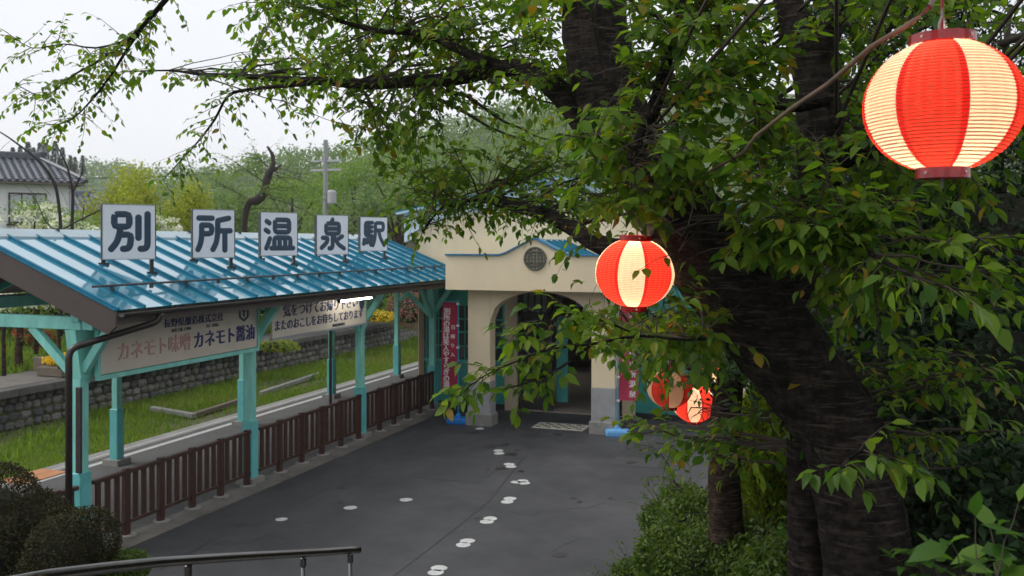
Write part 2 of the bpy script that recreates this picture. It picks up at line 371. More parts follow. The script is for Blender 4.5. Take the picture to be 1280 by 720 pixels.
for x0, x1, y0, y1 in ((-6.9, -5.6, 14.2, 15.5), (-8.3, -7.75, 11, 17.9), (-3.9, -3.0, 16.2, 16.9)):
    MB().add([(x0, y0, .0035), (x1, y0+.03, .0035), (x1-.02, y1, .0035), (x0+.03, y1-.02, .0035)], [(0, 1, 2, 3)]).build('asphalt_patch', patch_m, forecourt)
for k in range(22):
    q = random.Random(90+k); r_ = q.uniform(.03, .13); x, y = q.uniform(-8.3, -2.8), q.uniform(11.2, 18.4)
    MB().add([(p[0], p[1], .0045) for p in blob((x, y), r_, r_*q.uniform(.5, 1), q.uniform(0, 3), 70+k)], [tuple(range(16))]).build('oil_stain', stain_m, forecourt)
seam = mat('asphalt_seam', (.030, .030, .031), .6, .2, 20)
def seam_line(pts, w):
    pts = [Vector((*gp(*p), .004)) for p in pts]; b = MB()
    for p, q in zip(pts, pts[1:]):
        t = (q-p).normalized(); s = Vector((-t.y, t.x, 0))*w/2
        b.add([p-s, p+s, q+s, q-s], [(0, 1, 2, 3)])
    b.build('asphalt_seam', seam, forecourt)
seam_line([(655, 572), (610, 628), (560, 668), (440, 760)], .018)
def crack(x, y, n, seed):
    q = random.Random(seed); pts = [(x, y)]
    for k in range(n): x += q.uniform(8, 26); y += q.uniform(-9, 6); pts.append((x, y))
    seam_line(pts, .007)
crack(210, 690, 9, 1); crack(640, 640, 6, 2); crack(480, 575, 8, 3); crack(690, 690, 4, 4)
seam_line([(560, 536), (430, 590), (330, 640), (200, 712)], .016)

# strip of worn concrete under the railing, platform and its edge
MB().box((-8.95, 12.5, -.04), (.46, 40, .10)).build('kerb_strip', mat('dusty_concrete', (.135, .125, .11), .9, .35, 2.2, .3), kind='structure')
plat = MB().box((-11.0, 17, -.55), (3.62, 80, 1.1)).build('platform', mat('platform_asphalt', (.105, .105, .105), .85, .2, 1.5, .3, 80), kind='structure')
for i in range(34):
    u = 2+i*1.2
    MB().box((-13.02, u+.6, -.12), (.42, 1.185, .26), bev=.012).build('edge_slab', mat('platform_edge_concrete', (.27, .265, .255), .85, .2, 2.5, .3), plat)
MB().add([(-12.64, 2, .006), (-12.5, 2, .006), (-12.5, 56, .006), (-12.64, 56, .006)], [(0, 1, 2, 3)]).build('white_line', paint, plat)
MB().add([(-12.98, 2, .014), (-12.93, 2, .014), (-12.93, 56, .014), (-12.98, 56, .014)], [(0, 1, 2, 3)]).build('edge_line', paint, plat)
tact = mat('orange_tactile', (.55, .24, .10), .7, .15, 8)
for i in range(3):
    for j in range(2):
        MB().box((-13.05+j*.31, 11.75+i*.31, .014), (.30, .30, .012), bev=.004).build('tactile_tile', tact, plat)
# gravel strip and grass in the track bed
rng = np.random.default_rng(3)
def scatter_grass(name, x0, x1, y0, y1, zf, n, h, mname='grass', parent=None, kind='stuff', label=None, cat=None, keep=None):
    x = rng.uniform(x0, x1, n); y = rng.uniform(y0, y1, n)
    if keep is not None: k = keep(x, y); x, y = x[k], y[k]
    n = len(x); z = zf(x, y)
    a = rng.uniform(0, 6.28, n); hh = h*rng.uniform(.5, 1.3, n); w = hh*.16; lx = rng.normal(0, .35, n)*hh; ly = rng.normal(0, .35, n)*hh
    b0 = np.stack([x-w*np.cos(a), y-w*np.sin(a), z], 1); b1 = np.stack([x+w*np.cos(a), y+w*np.sin(a), z], 1); tp = np.stack([x+lx, y+ly, z+hh], 1)
    v = np.stack([b0, b1, tp], 1).reshape(-1, 3); f = np.arange(3*n).reshape(-1, 3)
    return link(name, np_mesh(name, v, f, M[mname]), parent, label, cat, None, kind)
def patch(x, y):
    return (np.sin(x*1.3+y*.35)+np.sin(y*.8-x*.7)+rng.normal(0, .8, len(x))) > -.75
scatter_grass('grass', -21.2, -15.5, 8, 60, lambda x, y: -1.16+0*x, 130000, .13, label='grass growing over the disused track bed', cat='grass', keep=patch)
scatter_grass('bank_grass', -34, -23.4, 12, 70, lambda x, y: np.interp(x, [-60, -30, -24.2, -21], [.9, .9, .02, 0]), 70000, .26, label='grass bank behind the far platform', cat='grass')
scatter_grass('tall_grass', -21.1, -18.2, 8, 60, lambda x, y: -1.16+0*x, 14000, .26, label='taller tufts of grass at the foot of the stone wall', cat='grass', keep=lambda x, y: (np.sin(x*2.1+y*.9)+np.sin(y*1.7-x)+rng.normal(0, .5, len(x))) > .5)
M['straw'] = leaf_mat('dry_grass_blade', (.22, .19, .07), (.36, .30, .13), .3)
scatter_grass('dry_grass', -20.5, -14.8, 10, 60, lambda x, y: -1.16+0*x, 60000, .12, 'straw', label='patches of dry straw coloured grass on the track bed', cat='grass', keep=lambda x, y: (np.sin(x*.9+y*.5)+np.sin(y*.63-x*.8+2)+rng.normal(0, .35, len(x))) > .95)
gx = mat('gravel', (.24, .23, .215), .95, .35, 40, .8, 60)
MB().add([(-15.7, 2, -1.14), (-13.25, 2, -1.14), (-13.25, 60, -1.14), (-15.7, 60, -1.14)], [(0, 1, 2, 3)]).build('gravel_bed', gx, kind='structure')
n = 14000; x = rng.uniform(-16.1, -13.3, n); y = rng.uniform(9, 40, n); s = rng.uniform(.018, .045, n)
tet = np.array([(1, 1, 1), (1, -1, -1), (-1, 1, -1), (-1, -1, 1)])*.7
v = np.stack([x, y, -1.125+0*x], 1)[:, None]+tet[None]*s[:, None, None]*rng.uniform(.6, 1.3, (n, 4, 3))
f = (np.array([(0, 1, 2), (0, 3, 1), (0, 2, 3), (1, 3, 2)])[None]+(np.arange(n)*4)[:, None, None]).reshape(-1, 3)
link('gravel', np_mesh('gravel', v.reshape(-1, 3), f, mat('gravel_stone', (.30, .29, .27), .9, .3, 9)), None, 'grey ballast gravel along the platform foot', 'gravel', None, 'stuff')
# old sleepers lying in the bed
def zbed(px, py): return P(px, py, (EYE+1.05)*FPX/(py-HOR))
for lab, a, b, m in (('pale weathered timber lying in the grass beside the platform', (190, 511), (243, 520), M['concrete']),
                     ('dark timber edging beyond the pale timber on the track bed', (243, 519), (303, 500), M['wood']),
                     ('thin pale timber in the grass farther along the track bed', (326, 492), (398, 468), M['concrete'])):
    p, q = zbed(*a), zbed(*b); MB().bar(p, q, .16, .15, bev=.015).build('sleeper_timber', m, label=lab, cat='timber')

# ------------------------------------------------------------------ far platform: stone wall, coping, path
wall = thing('stone_platform_wall', 'rough grey stone retaining wall of the disused far platform', 'wall', (-21.2, 30, -1.15))
W0 = Vector((-21.2, 30, -1.15))
def rel(v): return Vector(v)-W0
MB().add([rel((-21.33, -5, -1.15)), rel((-21.33, 90, -1.15)), rel((-21.33, 90, -.2)), rel((-21.33, -5, -.2))], [(0, 1, 2, 3)]).build('mortar', mat('dark_mortar', (.05, .05, .05), .95, .3, 6), wall)
stone_m = []
for k in range(10):
    q = random.Random(k); n = q.choice((6, 7, 8)); pts = []
    for i in range(n):
        t = 2*math.pi*(i+q.uniform(-.25, .25))/n; c, s = math.cos(t), math.sin(t); e = max(abs(c), abs(s)); r = .5/(.45+.55*e)*q.uniform(.85, 1.02)
        pts.append((c*r, s*r))
    b = MB(); n0 = [(0, x, y) for x, y in pts]; n1 = [(.6, x*.93, y*.93) for x, y in pts]; n2 = [(1+q.uniform(-.15, .15), x*.6, y*.6) for x, y in pts]
    b.add(n0+n1+n2+[(1.1, q.uniform(-.1, .1), q.uniform(-.1, .1))], [(i, (i+1) % n, n+(i+1) % n, n+i) for i in range(n)]+[(n+i, n+(i+1) % n, 2*n+(i+1) % n, 2*n+i) for i in range(n)]+[(2*n+i, 2*n+(i+1) % n, 3*n) for i in range(n)])
    stone_m.append(b.mesh('stone', mat('wall_stone%d' % (k % 4), [(.13, .128, .125), (.20, .195, .19), (.085, .088, .092), (.16, .15, .135)][k % 4], .9, .3, 5, .5, 25)))
cnt = 0; rest = MB()
spots = []
for row in range(4):
    u = 15+random.uniform(0, .2)
    while u < 62:
        w = random.uniform(.26, .44); spots.append((u+w/2, row, w)); u += w+.012
spots.sort()
for u, row, w in spots:
    h = .245; z = -1.15+.12+row*.24+random.uniform(-.015, .015)
    if cnt < 298:
        o = link('stone', random.choice(stone_m), wall); o.location = rel((-21.32, u, z)); o.scale = (random.uniform(.06, .11), w*1.04, h*1.03); o.rotation_euler = (random.choice((0, math.pi))+random.uniform(-.12, .12), 0, 0); cnt += 1
    else:
        rest.box(rel((-21.30, u, z)), (.14, w, h-.01), bev=.03)
rest.build('distant_stones', mat('wall_stone1', ()), wall, kind='stuff')
for i in range(40):
    MB().box(rel((-21.2, 15+i*1.2, -.09)), (.42, 1.185, .22), bev=.02).build('coping_stone', mat('coping_stone', (.10, .098, .095), .9, .25, 2, .4, 30), wall)
MB().add([(-23.7, -10, .03), (-21.4, -10, .03), (-21.4, 95, .03), (-23.7, 95, .03)], [(0, 1, 2, 3)]).build('far_platform_path', mat('worn_path', (.15, .14, .13), .9, .2, 1.5), kind='structure')

# ------------------------------------------------------------------ shelter over the near platform
VR, VL, VRID, VE = -9.2, -12.25, -10.7, -8.3      # post rows, ridge and eave
ZR, ZE, U0, U1 = 4.12, 3.17, 9.0, 20.55
SL = (ZR-ZE)/(VE-VRID)
def roof_z(v): return ZR-abs(v-VRID)*SL
sh = thing('platform_shelter', 'teal timber platform shelter with blue standing seam metal roof', 'shelter', (VRID, 14.5, 0))
S0 = Vector((VRID, 14.5, 0))
class MS(MB):                     # shelter parts, coordinates relative to the shelter's base
    def part(s, name, m, parent=None, smooth=False):
        s.v = [tuple(Vector(q)-S0) for q in s.v]; return s.build(name, m, parent or sh, smooth)
PAN = (U1-U0)/24
nrm = Vector((SL, 0, 1)).normalized()
for i in range(24):
    for side in (1, -1):
        ve = VRID+side*(VE-VRID); ua, ub = U0+i*PAN, U0+(i+1)*PAN
        n = Vector((side*SL, 0, 1)).normalized(); b = MS(); K = 6; rows = []
        for k in range(K+1):
            v = VRID+(ve-VRID)*k/K; z = ZR-abs(v-VRID)*SL
            wob = random.uniform(-.0025, .0025)
            rows.append([Vector((v, ua, z)), Vector((v, (ua+ub)/2, z+wob)), Vector((v, ub, z))])
        top = [p for r in rows for p in r]; bot = [p-n*.012 for p in top]; N = len(top)
        f = []
        for k in range(K):
            for j in range(2):
                a = k*3+j; f += [(a, a+1, a+4, a+3), (N+a, N+a+3, N+a+4, N+a+1)]
        f += [(K*3, K*3+1, N+K*3+1, N+K*3), (K*3+1, K*3+2, N+K*3+2, N+K*3+1)]
        b.add(top+bot, f).part('roof_panel', M['roofblue'])
for i in range(25):
    u = min(max(U0+i*PAN, U0+.02), U1-.02)
    for side in (1, -1):
        a = Vector((VRID+side*.1, u, ZR-.1*SL)); e = Vector((VRID+side*(VE-VRID+.015), u, ZE-.006)); n = Vector((side*SL, 0, 1)).normalized()
        MS().bar(a+n*.018, e+n*.018, .03, .045, bev=.006).part('roof_batten', M['roofbatten'])
for i in range(8):
    L = (U1-U0)/8
    MS().prism([(-.16, -.16*SL-.0), (0, .045), (.16, -.16*SL), (.16, -.16*SL-.03), (0, 0.005), (-.16, -.16*SL-.03)], (VRID, U0-.02+i*L+.006, ZR+.025), (1, 0, 0), (0, 0, 1), (0, 1, 0), L-.012).part('ridge_cap', mat('ridge_cap_steel', (.35, .45, .50), .25, .08, 2, spec=.8))
    MS().box((VRID, U0-.02+i*L+L, ZR+.06), (.10, .03, .05)).part('ridge_clip', M['steel_leg'])
# snow guard along the lower slope
gv = -8.78; gz = roof_z(gv)+.085
MS().tube([(gv, U0+.12, gz), (gv, U1-.05, gz)], .016, 8).part('snow_guard', M['steel_leg'])
for i in range(16):
    u = U0+.45+i*.72; MS().bar((gv, u, roof_z(gv)+.02), (gv, u, gz+.01), .03, .05).part('snow_guard_bracket', M['steel_leg'])
# barge boards at the near gable, eave fascia, gutter
for side in (1, -1):
    v1 = VRID+side*(VE-VRID); top = [(0, ZR-.016), (v1-VRID, ZE-.016), (v1-VRID, ZE-.20), (v1-VRID-side*.12, ZE-.30), (0, ZR-.36)]
    if side < 0: top = top[::-1]
    MS().prism(top, (VRID+side*.001, U0-.01, 0), (1, 0, 0), (0, 0, 1), (0, 1, 0), .035).part('barge_board', M['brown'])
    MS().bar((VRID+side*.02, U0+.02, ZR-.002-.02*SL), (v1, U0+.02, ZE-.002), .09, .012).part('verge_trim', M['roofbatten'])
    MS().box((v1-side*.10, (U0+U1)/2+.02, ZE-.115), (.03, U1-U0-.06, .15)).part('eave_fascia', M['taupe'])
    gp_ = [(VRID+side*(VE-VRID+.05), 0)]
    prof_g = [(.055*math.cos(t), .055*math.sin(t)) for t in [math.pi+math.pi*k/6 for k in range(7)]]+[(.048*math.cos(t), .048*math.sin(t)) for t in [2*math.pi-math.pi*k/6 for k in range(7)]]
    MS().prism(prof_g, (v1+side*.035, U0+.05, ZE-.045), (1, 0, 0), (0, 0, 1), (0, 1, 0), U1-U0-.1).part('gutter', M['darkpipe'])
    for k in range(14):
        MS().bar((v1-side*.09, U0+.5+k*.83, ZE-.07), (v1+side*.085, U0+.5+k*.83, ZE-.06), .025, .012).part('gutter_bracket', M['darkpipe'])
# underside lining, rafters, purlins
under = mat('soffit_boards', (.10, .10, .085), .8, .2, 3, stretch=(1, 6, 1))
for side in (1, -1):
    v1 = VRID+side*(VE-VRID-.12)
    MS().add([(VRID, U0+.04, ZR-.06), (v1, U0+.04, ZE+.12*SL-.06), (v1, U1, ZE+.12*SL-.06), (VRID, U1, ZR-.06)], [(0, 1, 2, 3)]).part('soffit', under)
    for k in range(13):
        u = U0+.25+k*.93
        MS().bar((VRID, u, ZR-.11), (v1, u, ZE+.12*SL-.11), .06, .09).part('rafter', M['teal_wall'])
UP = [9.35, 13.0, 16.75, 20.35]; UL = [9.4, 13.3, 17.05, 20.8]
BEAM = 2.98
for v, us_ in ((VR, UP), (VL, UL)):
    MS().box((v, (U0+U1)/2+.1, BEAM+.09), (.13, U1-U0-.3, .18), bev=.008).part('beam', M['teal'])
def post(v, u, big):
    w = .145 if big else .125
    p = MS().box((v, u, 1.49), (w, w, 2.98), bev=.008).part('post', M['teal'])
    MS().box((v, u, .53), (w+.05, w+.05, 1.02 if big else .94), bev=.01).part('post_sleeve', mat('teal_sleeve_paint', (.13, .50, .50), .45, .15, 3), p)
    MS().prism([(-.17, -.17), (.17, -.17), (.17, .17), (-.17, .17)], (v, u, -.03), (1, 0, 0), (0, 1, 0), (0, 0, 1), .13).part('footing', M['concrete'], p)
    MS().box((v, u, 2.72), (w+.012, w+.36, .045)).part('bracket_pad', M['teal'], p) if False else None
    return p
for u in UP: post(VR, u, True)
for u in UL: post(VL, u, False)
for u, ul in zip(UP, UL):
    MS().box(((VL+VR)/2, u, BEAM-.02), (VR-VL+.5, .11, .17), bev=.006).part('tie_beam', M['teal'])
    MS().bar((VR-.07, u, 2.25), (VR-.80, u, BEAM-.09), .09, .11, bev=.006).part('brace', M['teal'])
    MS().bar((VL+.07, u, 2.25), (VL+.80, u, BEAM-.09), .09, .11, bev=.006).part('brace', M['teal'])
    MS().bar((VR+.07, u, 2.35), (VR+.62, u, BEAM+.12), .09, .11, bev=.006).part('brace', M['teal'])
    MS().box((VRID, u, (BEAM+ZR)/2-.04), (.12, .12, ZR-BEAM-.2), bev=.006).part('king_post', M['teal_wall'])
    for s in (1, -1):
        if U0+.3 < u+s*.7 < U1: MS().bar((VR, u+s*.07, 2.2), (VR, u+s*.72, BEAM), .09, .11, bev=.006).part('brace', M['teal'])
    # gusset cheeks flaring to the beam
    MS().prism([(-.075, 2.25), (.075, 2.25), (.17, 2.88), (-.17, 2.88)], (VR-.0855, u, 0), (0, 1, 0), (0, 0, 1), (1, 0, 0), .171).part('gusset', M['teal'])
# downpipe at the near corner
def bend(pts, r=.12, k=4):
    out = [Vector(pts[0])]
    for a, b, c in zip(pts, pts[1:], pts[2:]):
        a, b, c = map(Vector, (a, b, c)); p, q = b+(a-b).normalized()*r, b+(c-b).normalized()*r
        for i in range(k+1):
            t = i/k; out.append(p*(1-t)**2+b*2*t*(1-t)+q*t*t)
    out.append(Vector(pts[-1])); return out
MS().tube(bend([(-8.27, 9.75, ZE-.08), (-8.27, 9.75, 2.98), P(86, 436, 11.25), P(86, 720, 11.25)]), .042, 10).part('downpipe', M['darkpipe'], smooth=True)
# platform-side canopy that runs on past the station
pc = thing('platform_canopy', 'low canopy on teal posts continuing along the platform past the station', 'canopy', (VL, 24, 0))
for u in (24.55, 28.3):
    p = MB().box((0, u-24, 1.45), (.125, .125, 2.9), bev=.008).build('post', M['teal'], pc); MB().box((0, u-24, .5), (.18, .18, .94), bev=.01).build('post_sleeve', mat('teal_sleeve_paint', ()), p)
    MB().box((0, u-24, .03), (.3, .3, .12)).build('footing', M['concrete'], p); MB().bar((.07, u-24, 2.3), (.7, u-24, 2.85), .09, .1).build('brace', M['teal'], pc)
MB().box((.6, 1.7, 2.98), (3.2, 9.5, .12)).build('roof', M['taupe'], pc)
# black pole beside the far row
MB().tube([(-11.75, 19.9, 0), (-11.75, 19.9, 2.9)], .04, 10).build('black_pole', M['darkpipe'], label='slim black pole among the teal posts under the roof', cat='pole')
# fluorescent lamp
fl = thing('tube_lamp', 'lit fluorescent tube lamp under the eave above the white sign board', 'lamp', (-8.74, 15.75, 2.9))
MB().box((0, 0, .045), (.08, 1.3, .05)).build('housing', M['taupe'], fl)
MB().tube([(0, -.62, 0), (0, .62, 0)], .018, 10).build('tube', emit_mat('lamp_tube', (1, .93, .80), 20), fl)
for s in (-1, 1): MB().box((0, s*.64, .0), (.05, .03, .06)).build('end_cap', M['steel_leg'], fl)
for s in (-1, 1): MB().bar((0, s*.5, .07), (0, s*.5, .20), .02, .02).build('hanger', M['steel_leg'], fl)

# ------------------------------------------------------------------ railings between the posts
slat_me = MB().box((0, 0, .51), (.03, .085, .68), bev=.004).mesh('slat', M['rail'])
rpost_me = MB().box((0, 0, .46), (.075, .10, .92), bev=.006).mesh('post', M['rail'])
foot_me = MB().prism([(.11*math.cos(t)*1.2, .11*math.sin(t)) for t in [2*math.pi*k/10 for k in range(10)]], (0, 0, -.01), (1, 0, 0), (0, 1, 0), (0, 0, 1), .035).mesh('footing', M['concrete'])
def railing(label, a, b, n, v=-9.12, every=4, off=3):
    t = thing('slatted_railing', label, 'railing', (v, (a+b)/2, 0), group='maroon railings along the platform'); L = b-a
    MB().box((0, 0, .875), (.07, L, .055), bev=.008).build('top_rail', M['rail'], t)
    MB().box((0, 0, .19), (.05, L, .05), bev=.006).build('bottom_rail', M['rail'], t)
    for k in range(n):
        y = -L/2+(k+.5)*L/n
        if k % every == off:
            o = link('post', rpost_me, t); o.location = (0, y, 0); f = link('footing', foot_me, t); f.location = (.02, y, 0)
        else:
            o = link('slat', slat_me, t); o.location = (0, y+random.uniform(-.006, .006), 0); o.rotation_euler = (random.uniform(-.012, .012), 0, 0)
railing('maroon slatted railing nearest the camera, under the faded sauce sign board', UP[0]+.13, UP[1]-.12, 20)
railing('maroon slatted railing between the second and third teal posts', UP[1]+.12, UP[2]-.12, 20)
railing('maroon slatted railing at the far end beside the teal station wall', UP[2]+.12, UP[3]-.15, 20)
railing('short maroon railing half hidden behind the clipped dark bush', 7.2, UP[0]-.13, 9)

# ------------------------------------------------------------------ roof signs: one character each, in rounded strokes
GL = {
'別': [[(18,90),(50,90),(50,62),(18,62),(18,90)], [(31,60),(29,44),(23,26),(11,11)], [(29,44),(54,44),(52,20),(47,12),(36,12)], [(70,84),(70,36)], [(90,92),(90,20),(86,12),(74,12)]],
'所': [[(10,90),(46,90)], [(18,72),(44,72),(44,50),(18,50)], [(18,72),(18,44),(15,24),(8,9)], [(90,91),(60,84)], [(60,84),(60,50),(56,26),(47,9)], [(60,58),(94,58)], [(79,58),(79,7)]],
'温': [[(9,87),(19,81)], [(6,62),(16,56)], [(8,9),(14,22),(20,38)], [(36,91),(82,91),(82,56),(36,56),(36,91)], [(36,73.5),(82,73.5)], [(34,12),(34,40),(86,40),(86,12)], [(51,40),(51,12)], [(69,40),(69,12)], [(24,10),(96,10)]],
'泉': [[(50,99),(45,88)], [(26,86),(74,86),(74,54),(26,54),(26,86)], [(26,70),(74,70)], [(50,54),(50,14),(46,7),(37,8)], [(13,41),(34,41),(28,25),(9,9)], [(86,46),(66,35)], [(57,42),(70,21),(93,7)]],
'駅': [[(44,92),(13,92),(13,44),(47,44),(45,18),(41,9),(35,11)], [(13,76),(42,76)], [(13,60),(42,60)], [(28,92),(28,44)], [(8,31),(5,13)], [(18,31),(18,17)], [(27,31),(29,19)], [(36,33),(38,24)], [(56,64),(91,64),(91,91),(56,91),(56,50),(52,26),(45,8)], [(71,62),(78,36),(95,8)]],
}
def strokes(ch, size, th, depth=.012):
    mb = MB()
    for pl in GL[ch]:
        pts = [Vector((x/100-.5, 0, y/100-.5))*size for x, y in pl]
        closed = pl[0] == pl[-1]; P2 = []
        for i, p in enumerate(pts):
            if 0 < i < len(pts)-1:
                a, c = (pts[i-1]-p), (pts[i+1]-p); r = th*.5
                p0, p1 = p+a.normalized()*min(r, a.length*.45), p+c.normalized()*min(r, c.length*.45)
                P2 += [p0, (p0+p1)/4+p*.5, p1]
            else: P2.append(p)
        if closed:
            s = (P2[1]-P2[0]).normalized(); e = (P2[-2]-P2[-1]).normalized(); r = th*.5; p = P2[0]
            P2 = [(p+s*r+p+e*r)/4+p*.5, p+s*r]+P2[1:-1]+[p+e*r, (p+s*r+p+e*r)/4+p*.5]; rad = [th/2]*len(P2)
        else:
            s = (P2[0]-P2[1]).normalized(); e = (P2[-1]-P2[-2]).normalized(); h = th/2
            P2 = [P2[0]+s*h*.85, P2[0]+s*h*.55, P2[0]]+P2[1:-1]+[P2[-1], P2[-1]+e*h*.55, P2[-1]+e*h*.85]
            rad = [h*.2, h*.78, h]+[h]*(len(P2)-6)+[h, h*.78, h*.2]
        k = len(mb.v); mb.tube(P2, rad, 12)
        for i in range(k, len(mb.v)):
            x, y, z = mb.v[i]; mb.v[i] = (x, y*depth/th*1.0, z)
    return mb
def roof_hit(px, py):
    d0 = P(px, py, 1)-Vector((0, 0, EYE)); t = (ZR-SL*(0-VRID)-EYE)/(d0.z+SL*d0.x)   # z = ZR - SL*(v-VRID)
    return Vector((0, 0, EYE))+d0*t
SIG = [('別', 129, 195, 255.5, 324, 332, 343, 'nearest and largest white roof sign, dark strokes of the character 別'),
       ('所', 242, 294, 262, 322, 327.5, 336, 'second white roof sign from the near gable, with the character 所'),
       ('温', 327, 372.5, 265.5, 319.5, 325.5, 332, 'middle one of five white roof signs, with the character 温'),
       ('泉', 397, 436, 269, 318, 322.5, 328.5, 'fourth white roof sign from the near gable, with the character 泉'),
       ('駅', 451.5, 485, 271.5, 313.5, 318.5, 324, 'smallest, farthest white roof sign beside cherry leaves, with the character 駅')]
for ch, xl, xr, yt, yb, fl_, fr_, lab in SIG:
    a, b = roof_hit(xl+1, fl_), roof_hit(xr-3, fr_)
    dl, dr = pix(a)[2], pix(b)[2]
    tl, bl = P(xl, yt, dl), P(xl, yb, dl)
    ex = P(xr, (yt+yb)/2, dr)-P(xl, (yt+yb)/2, dl); ex.z = 0; wd = ex.length; ex.normalize()
    ht = (tl-bl).length; c = (tl+bl)/2+ex*wd/2; back = Vector((-ex.y, ex.x, 0)); rz = math.atan2(ex.y, ex.x)
    base = (a+b)/2; t = thing('roof_sign', lab, 'sign', base, rz, 'roof signs spelling the station name')
    cz = c.z-base.z
    MB().box((0, .02, cz), (wd, .045, ht), bev=.004).build('panel', M['white_sign'], t)
    for o_, q in ((0, (0, .02, cz+ht/2+.002)),): pass
    for s in (-1, 1):
        MB().box((s*(wd/2+.006), .025, cz), (.012, .06, ht+.01)).build('side_frame', M['steel_leg'], t)
        MB().box((0, .025, cz+s*(ht/2+.005)), (wd+.024, .06, .010)).build('edge_frame', mat('grey_frame', (.32, .35, .38), .5, .1), t)
    sg = strokes(ch, ht*.82, ht*.122); sg.v = [(x, y-.003, z+cz) for x, y, z in sg.v]
    sg.build('character', M['ink'], t)
    for s, foot in ((-1, a), (1, b)):
        fx = s*(wd/2-.03); fz = foot.z-base.z
        MB().bar((fx, .075, fz-.02), (fx, .075, cz+ht/2-.05), .05, .05).build('leg', M['steel_leg'], t)
        MB().box((fx, .075, fz+.015), (.14, .10, .05)).build('roof_clamp', M['steel_leg'], t)

# ------------------------------------------------------------------ hanging sign boards
EXB, EYB = (0, 1, 0), (0, 0, 1)
b1 = thing('hanging_sign_board', 'long faded sign board with red and blue lettering under the near eave', 'sign', (-9.02, 11.2, 2.26))
def onb(o, u, z): return (.022, u-11.2, z-2.26)
MB().box((0, 0, .42), (.03, 3.42, .80), bev=.004).build('board', M['board_face'], b1)
MB().box((0, 0, -.02), (.07, 3.5, .06)).build('bottom_frame', M['teal'], b1)
for s in (-1, 1): MB().box((0, s*1.74, .42), (.06, .05, .84)).build('side_frame', M['teal'], b1)
text_obj('カネモト味噌', .27, onb(0, 10.52, 2.52), EXB, EYB, M['ink_red'], b1, bold=.006, sx=.92)
text_obj('カネモト醤油', .27, onb(0, 12.08, 2.52), EXB, EYB, M['ink_blue'], b1, bold=.009, sx=.95)
text_obj('長野県醸造株式会社', .15, onb(0, 11.35, 2.84), EXB, EYB, M['ink_blue'], b1, bold=.003)
text_obj('本社工場 上田市', .06, onb(0, 11.05, 2.728), EXB, EYB, M['ink'], b1)
text_obj('TEL 上田局', .06, onb(0, 11.75, 2.728), EXB, EYB, M['ink'], b1)
hexo = [(.12*math.cos(R(90+60*k)), .12*math.sin(R(90+60*k))) for k in range(6)]
em = MB()
for k in range(6):
    p, q = hexo[k], hexo[(k+1) % 6]; em.bar((.024, 12.55-11.2+p[0], 2.86-2.26+p[1]), (.024, 12.55-11.2+q[0], 2.86-2.26+q[1]), .012, .03)
em.box((.024, 12.55-11.2, .6), (.011, .03, .11)); em.box((.024, 12.55-11.2, .63), (.013, .09, .025)); em.build('emblem', M['ink'], b1)
b2 = thing('hanging_sign_board', 'white sign board lit by the tube lamp, two lines of blue lettering', 'sign', (-9.02, 15.0, 2.36))
def onb2(u, z): return (.022, u-15.0, z-2.36)
MB().box((0, 0, .34), (.03, 3.3, .66), bev=.004).build('board', mat('white_board_face', (.72, .66, .56), .5, .05, 2), b2)
MB().box((0, 0, -.005), (.05, 3.34, .03)).build('bottom_frame', mat('grey_frame', ()), b2)
text_obj('気をつけてお帰り下さい', .24, onb2(14.98, 2.80), EXB, EYB, M['ink_blue'], b2, bold=.005)
text_obj('またのおこしをお待ちしております', .195, onb2(14.95, 2.56), EXB, EYB, M['ink_blue'], b2, bold=.005)
text_obj('別所温泉旅館組合', .06, onb2(15.55, 2.42), EXB, EYB, M['ink'], b2)
ov = [(.10*math.cos(t), .15*math.sin(t)) for t in [2*math.pi*k/20 for k in range(20)]]
MB().prism(ov, onb2(16.45, 2.80), EXB, EYB, (1, 0, 0), .006).build('emblem', M['ink'], b2)

MB().box((0, 0, .55), (.09, .03, 1.1), bev=.006).build('notice_strip', mat('dark_notice', (.035, .02, .022), .5, .5, 14), label='narrow dark notice strip fixed to the near teal post', cat='notice').location = (-9.12, 9.29-.045, 1.05)
# ------------------------------------------------------------------ station building
UC = -5.95                                   # centre line of the porch
ZF0, ZF1 = 2.98, 3.72
st = thing('station_building', 'cream rendered station with arched porch and teal windowed walls', 'station', (UC, 20.6, 0))
B0 = Vector((UC, 20.6, 0))
class MT(MB):
    def part(s, name, m, parent=None, smooth=False):
        s.v = [tuple(Vector(q)-B0) for q in s.v]; return s.build(name, m, parent or st, smooth)
# porch fascia with low pediment (front at Y=18.3)
UF = 18.3
XL, XR_ = -7.97, -3.93
fas = [(XL, ZF0), (XR_, ZF0), (XR_, ZF1), (-5.15, ZF1), (-5.25, ZF1+.02)]+[(-5.35-.6*k/4, ZF1+.06+.30*k/4) for k in range(5)]+[(-5.95-.6*k/4, ZF1+.36-.30*k/4) for k in range(1, 5)]+[(-6.65, ZF1+.02), (-6.75, ZF1), (XL, ZF1)]
MT().prism(fas, (0, UF, 0), (1, 0, 0), (0, 0, 1), (0, 1, 0), .22).part('porch_fascia', M['cream'])
up = [p for p in fas[2:]]
for (p, q) in zip(up, up[1:]):
    if abs(p[0]-q[0]) > .03: MT().bar((p[0], UF+.10, p[1]+.018), (q[0], UF+.10, q[1]+.018), .30, .03).part('coping', M['bluetrim'])
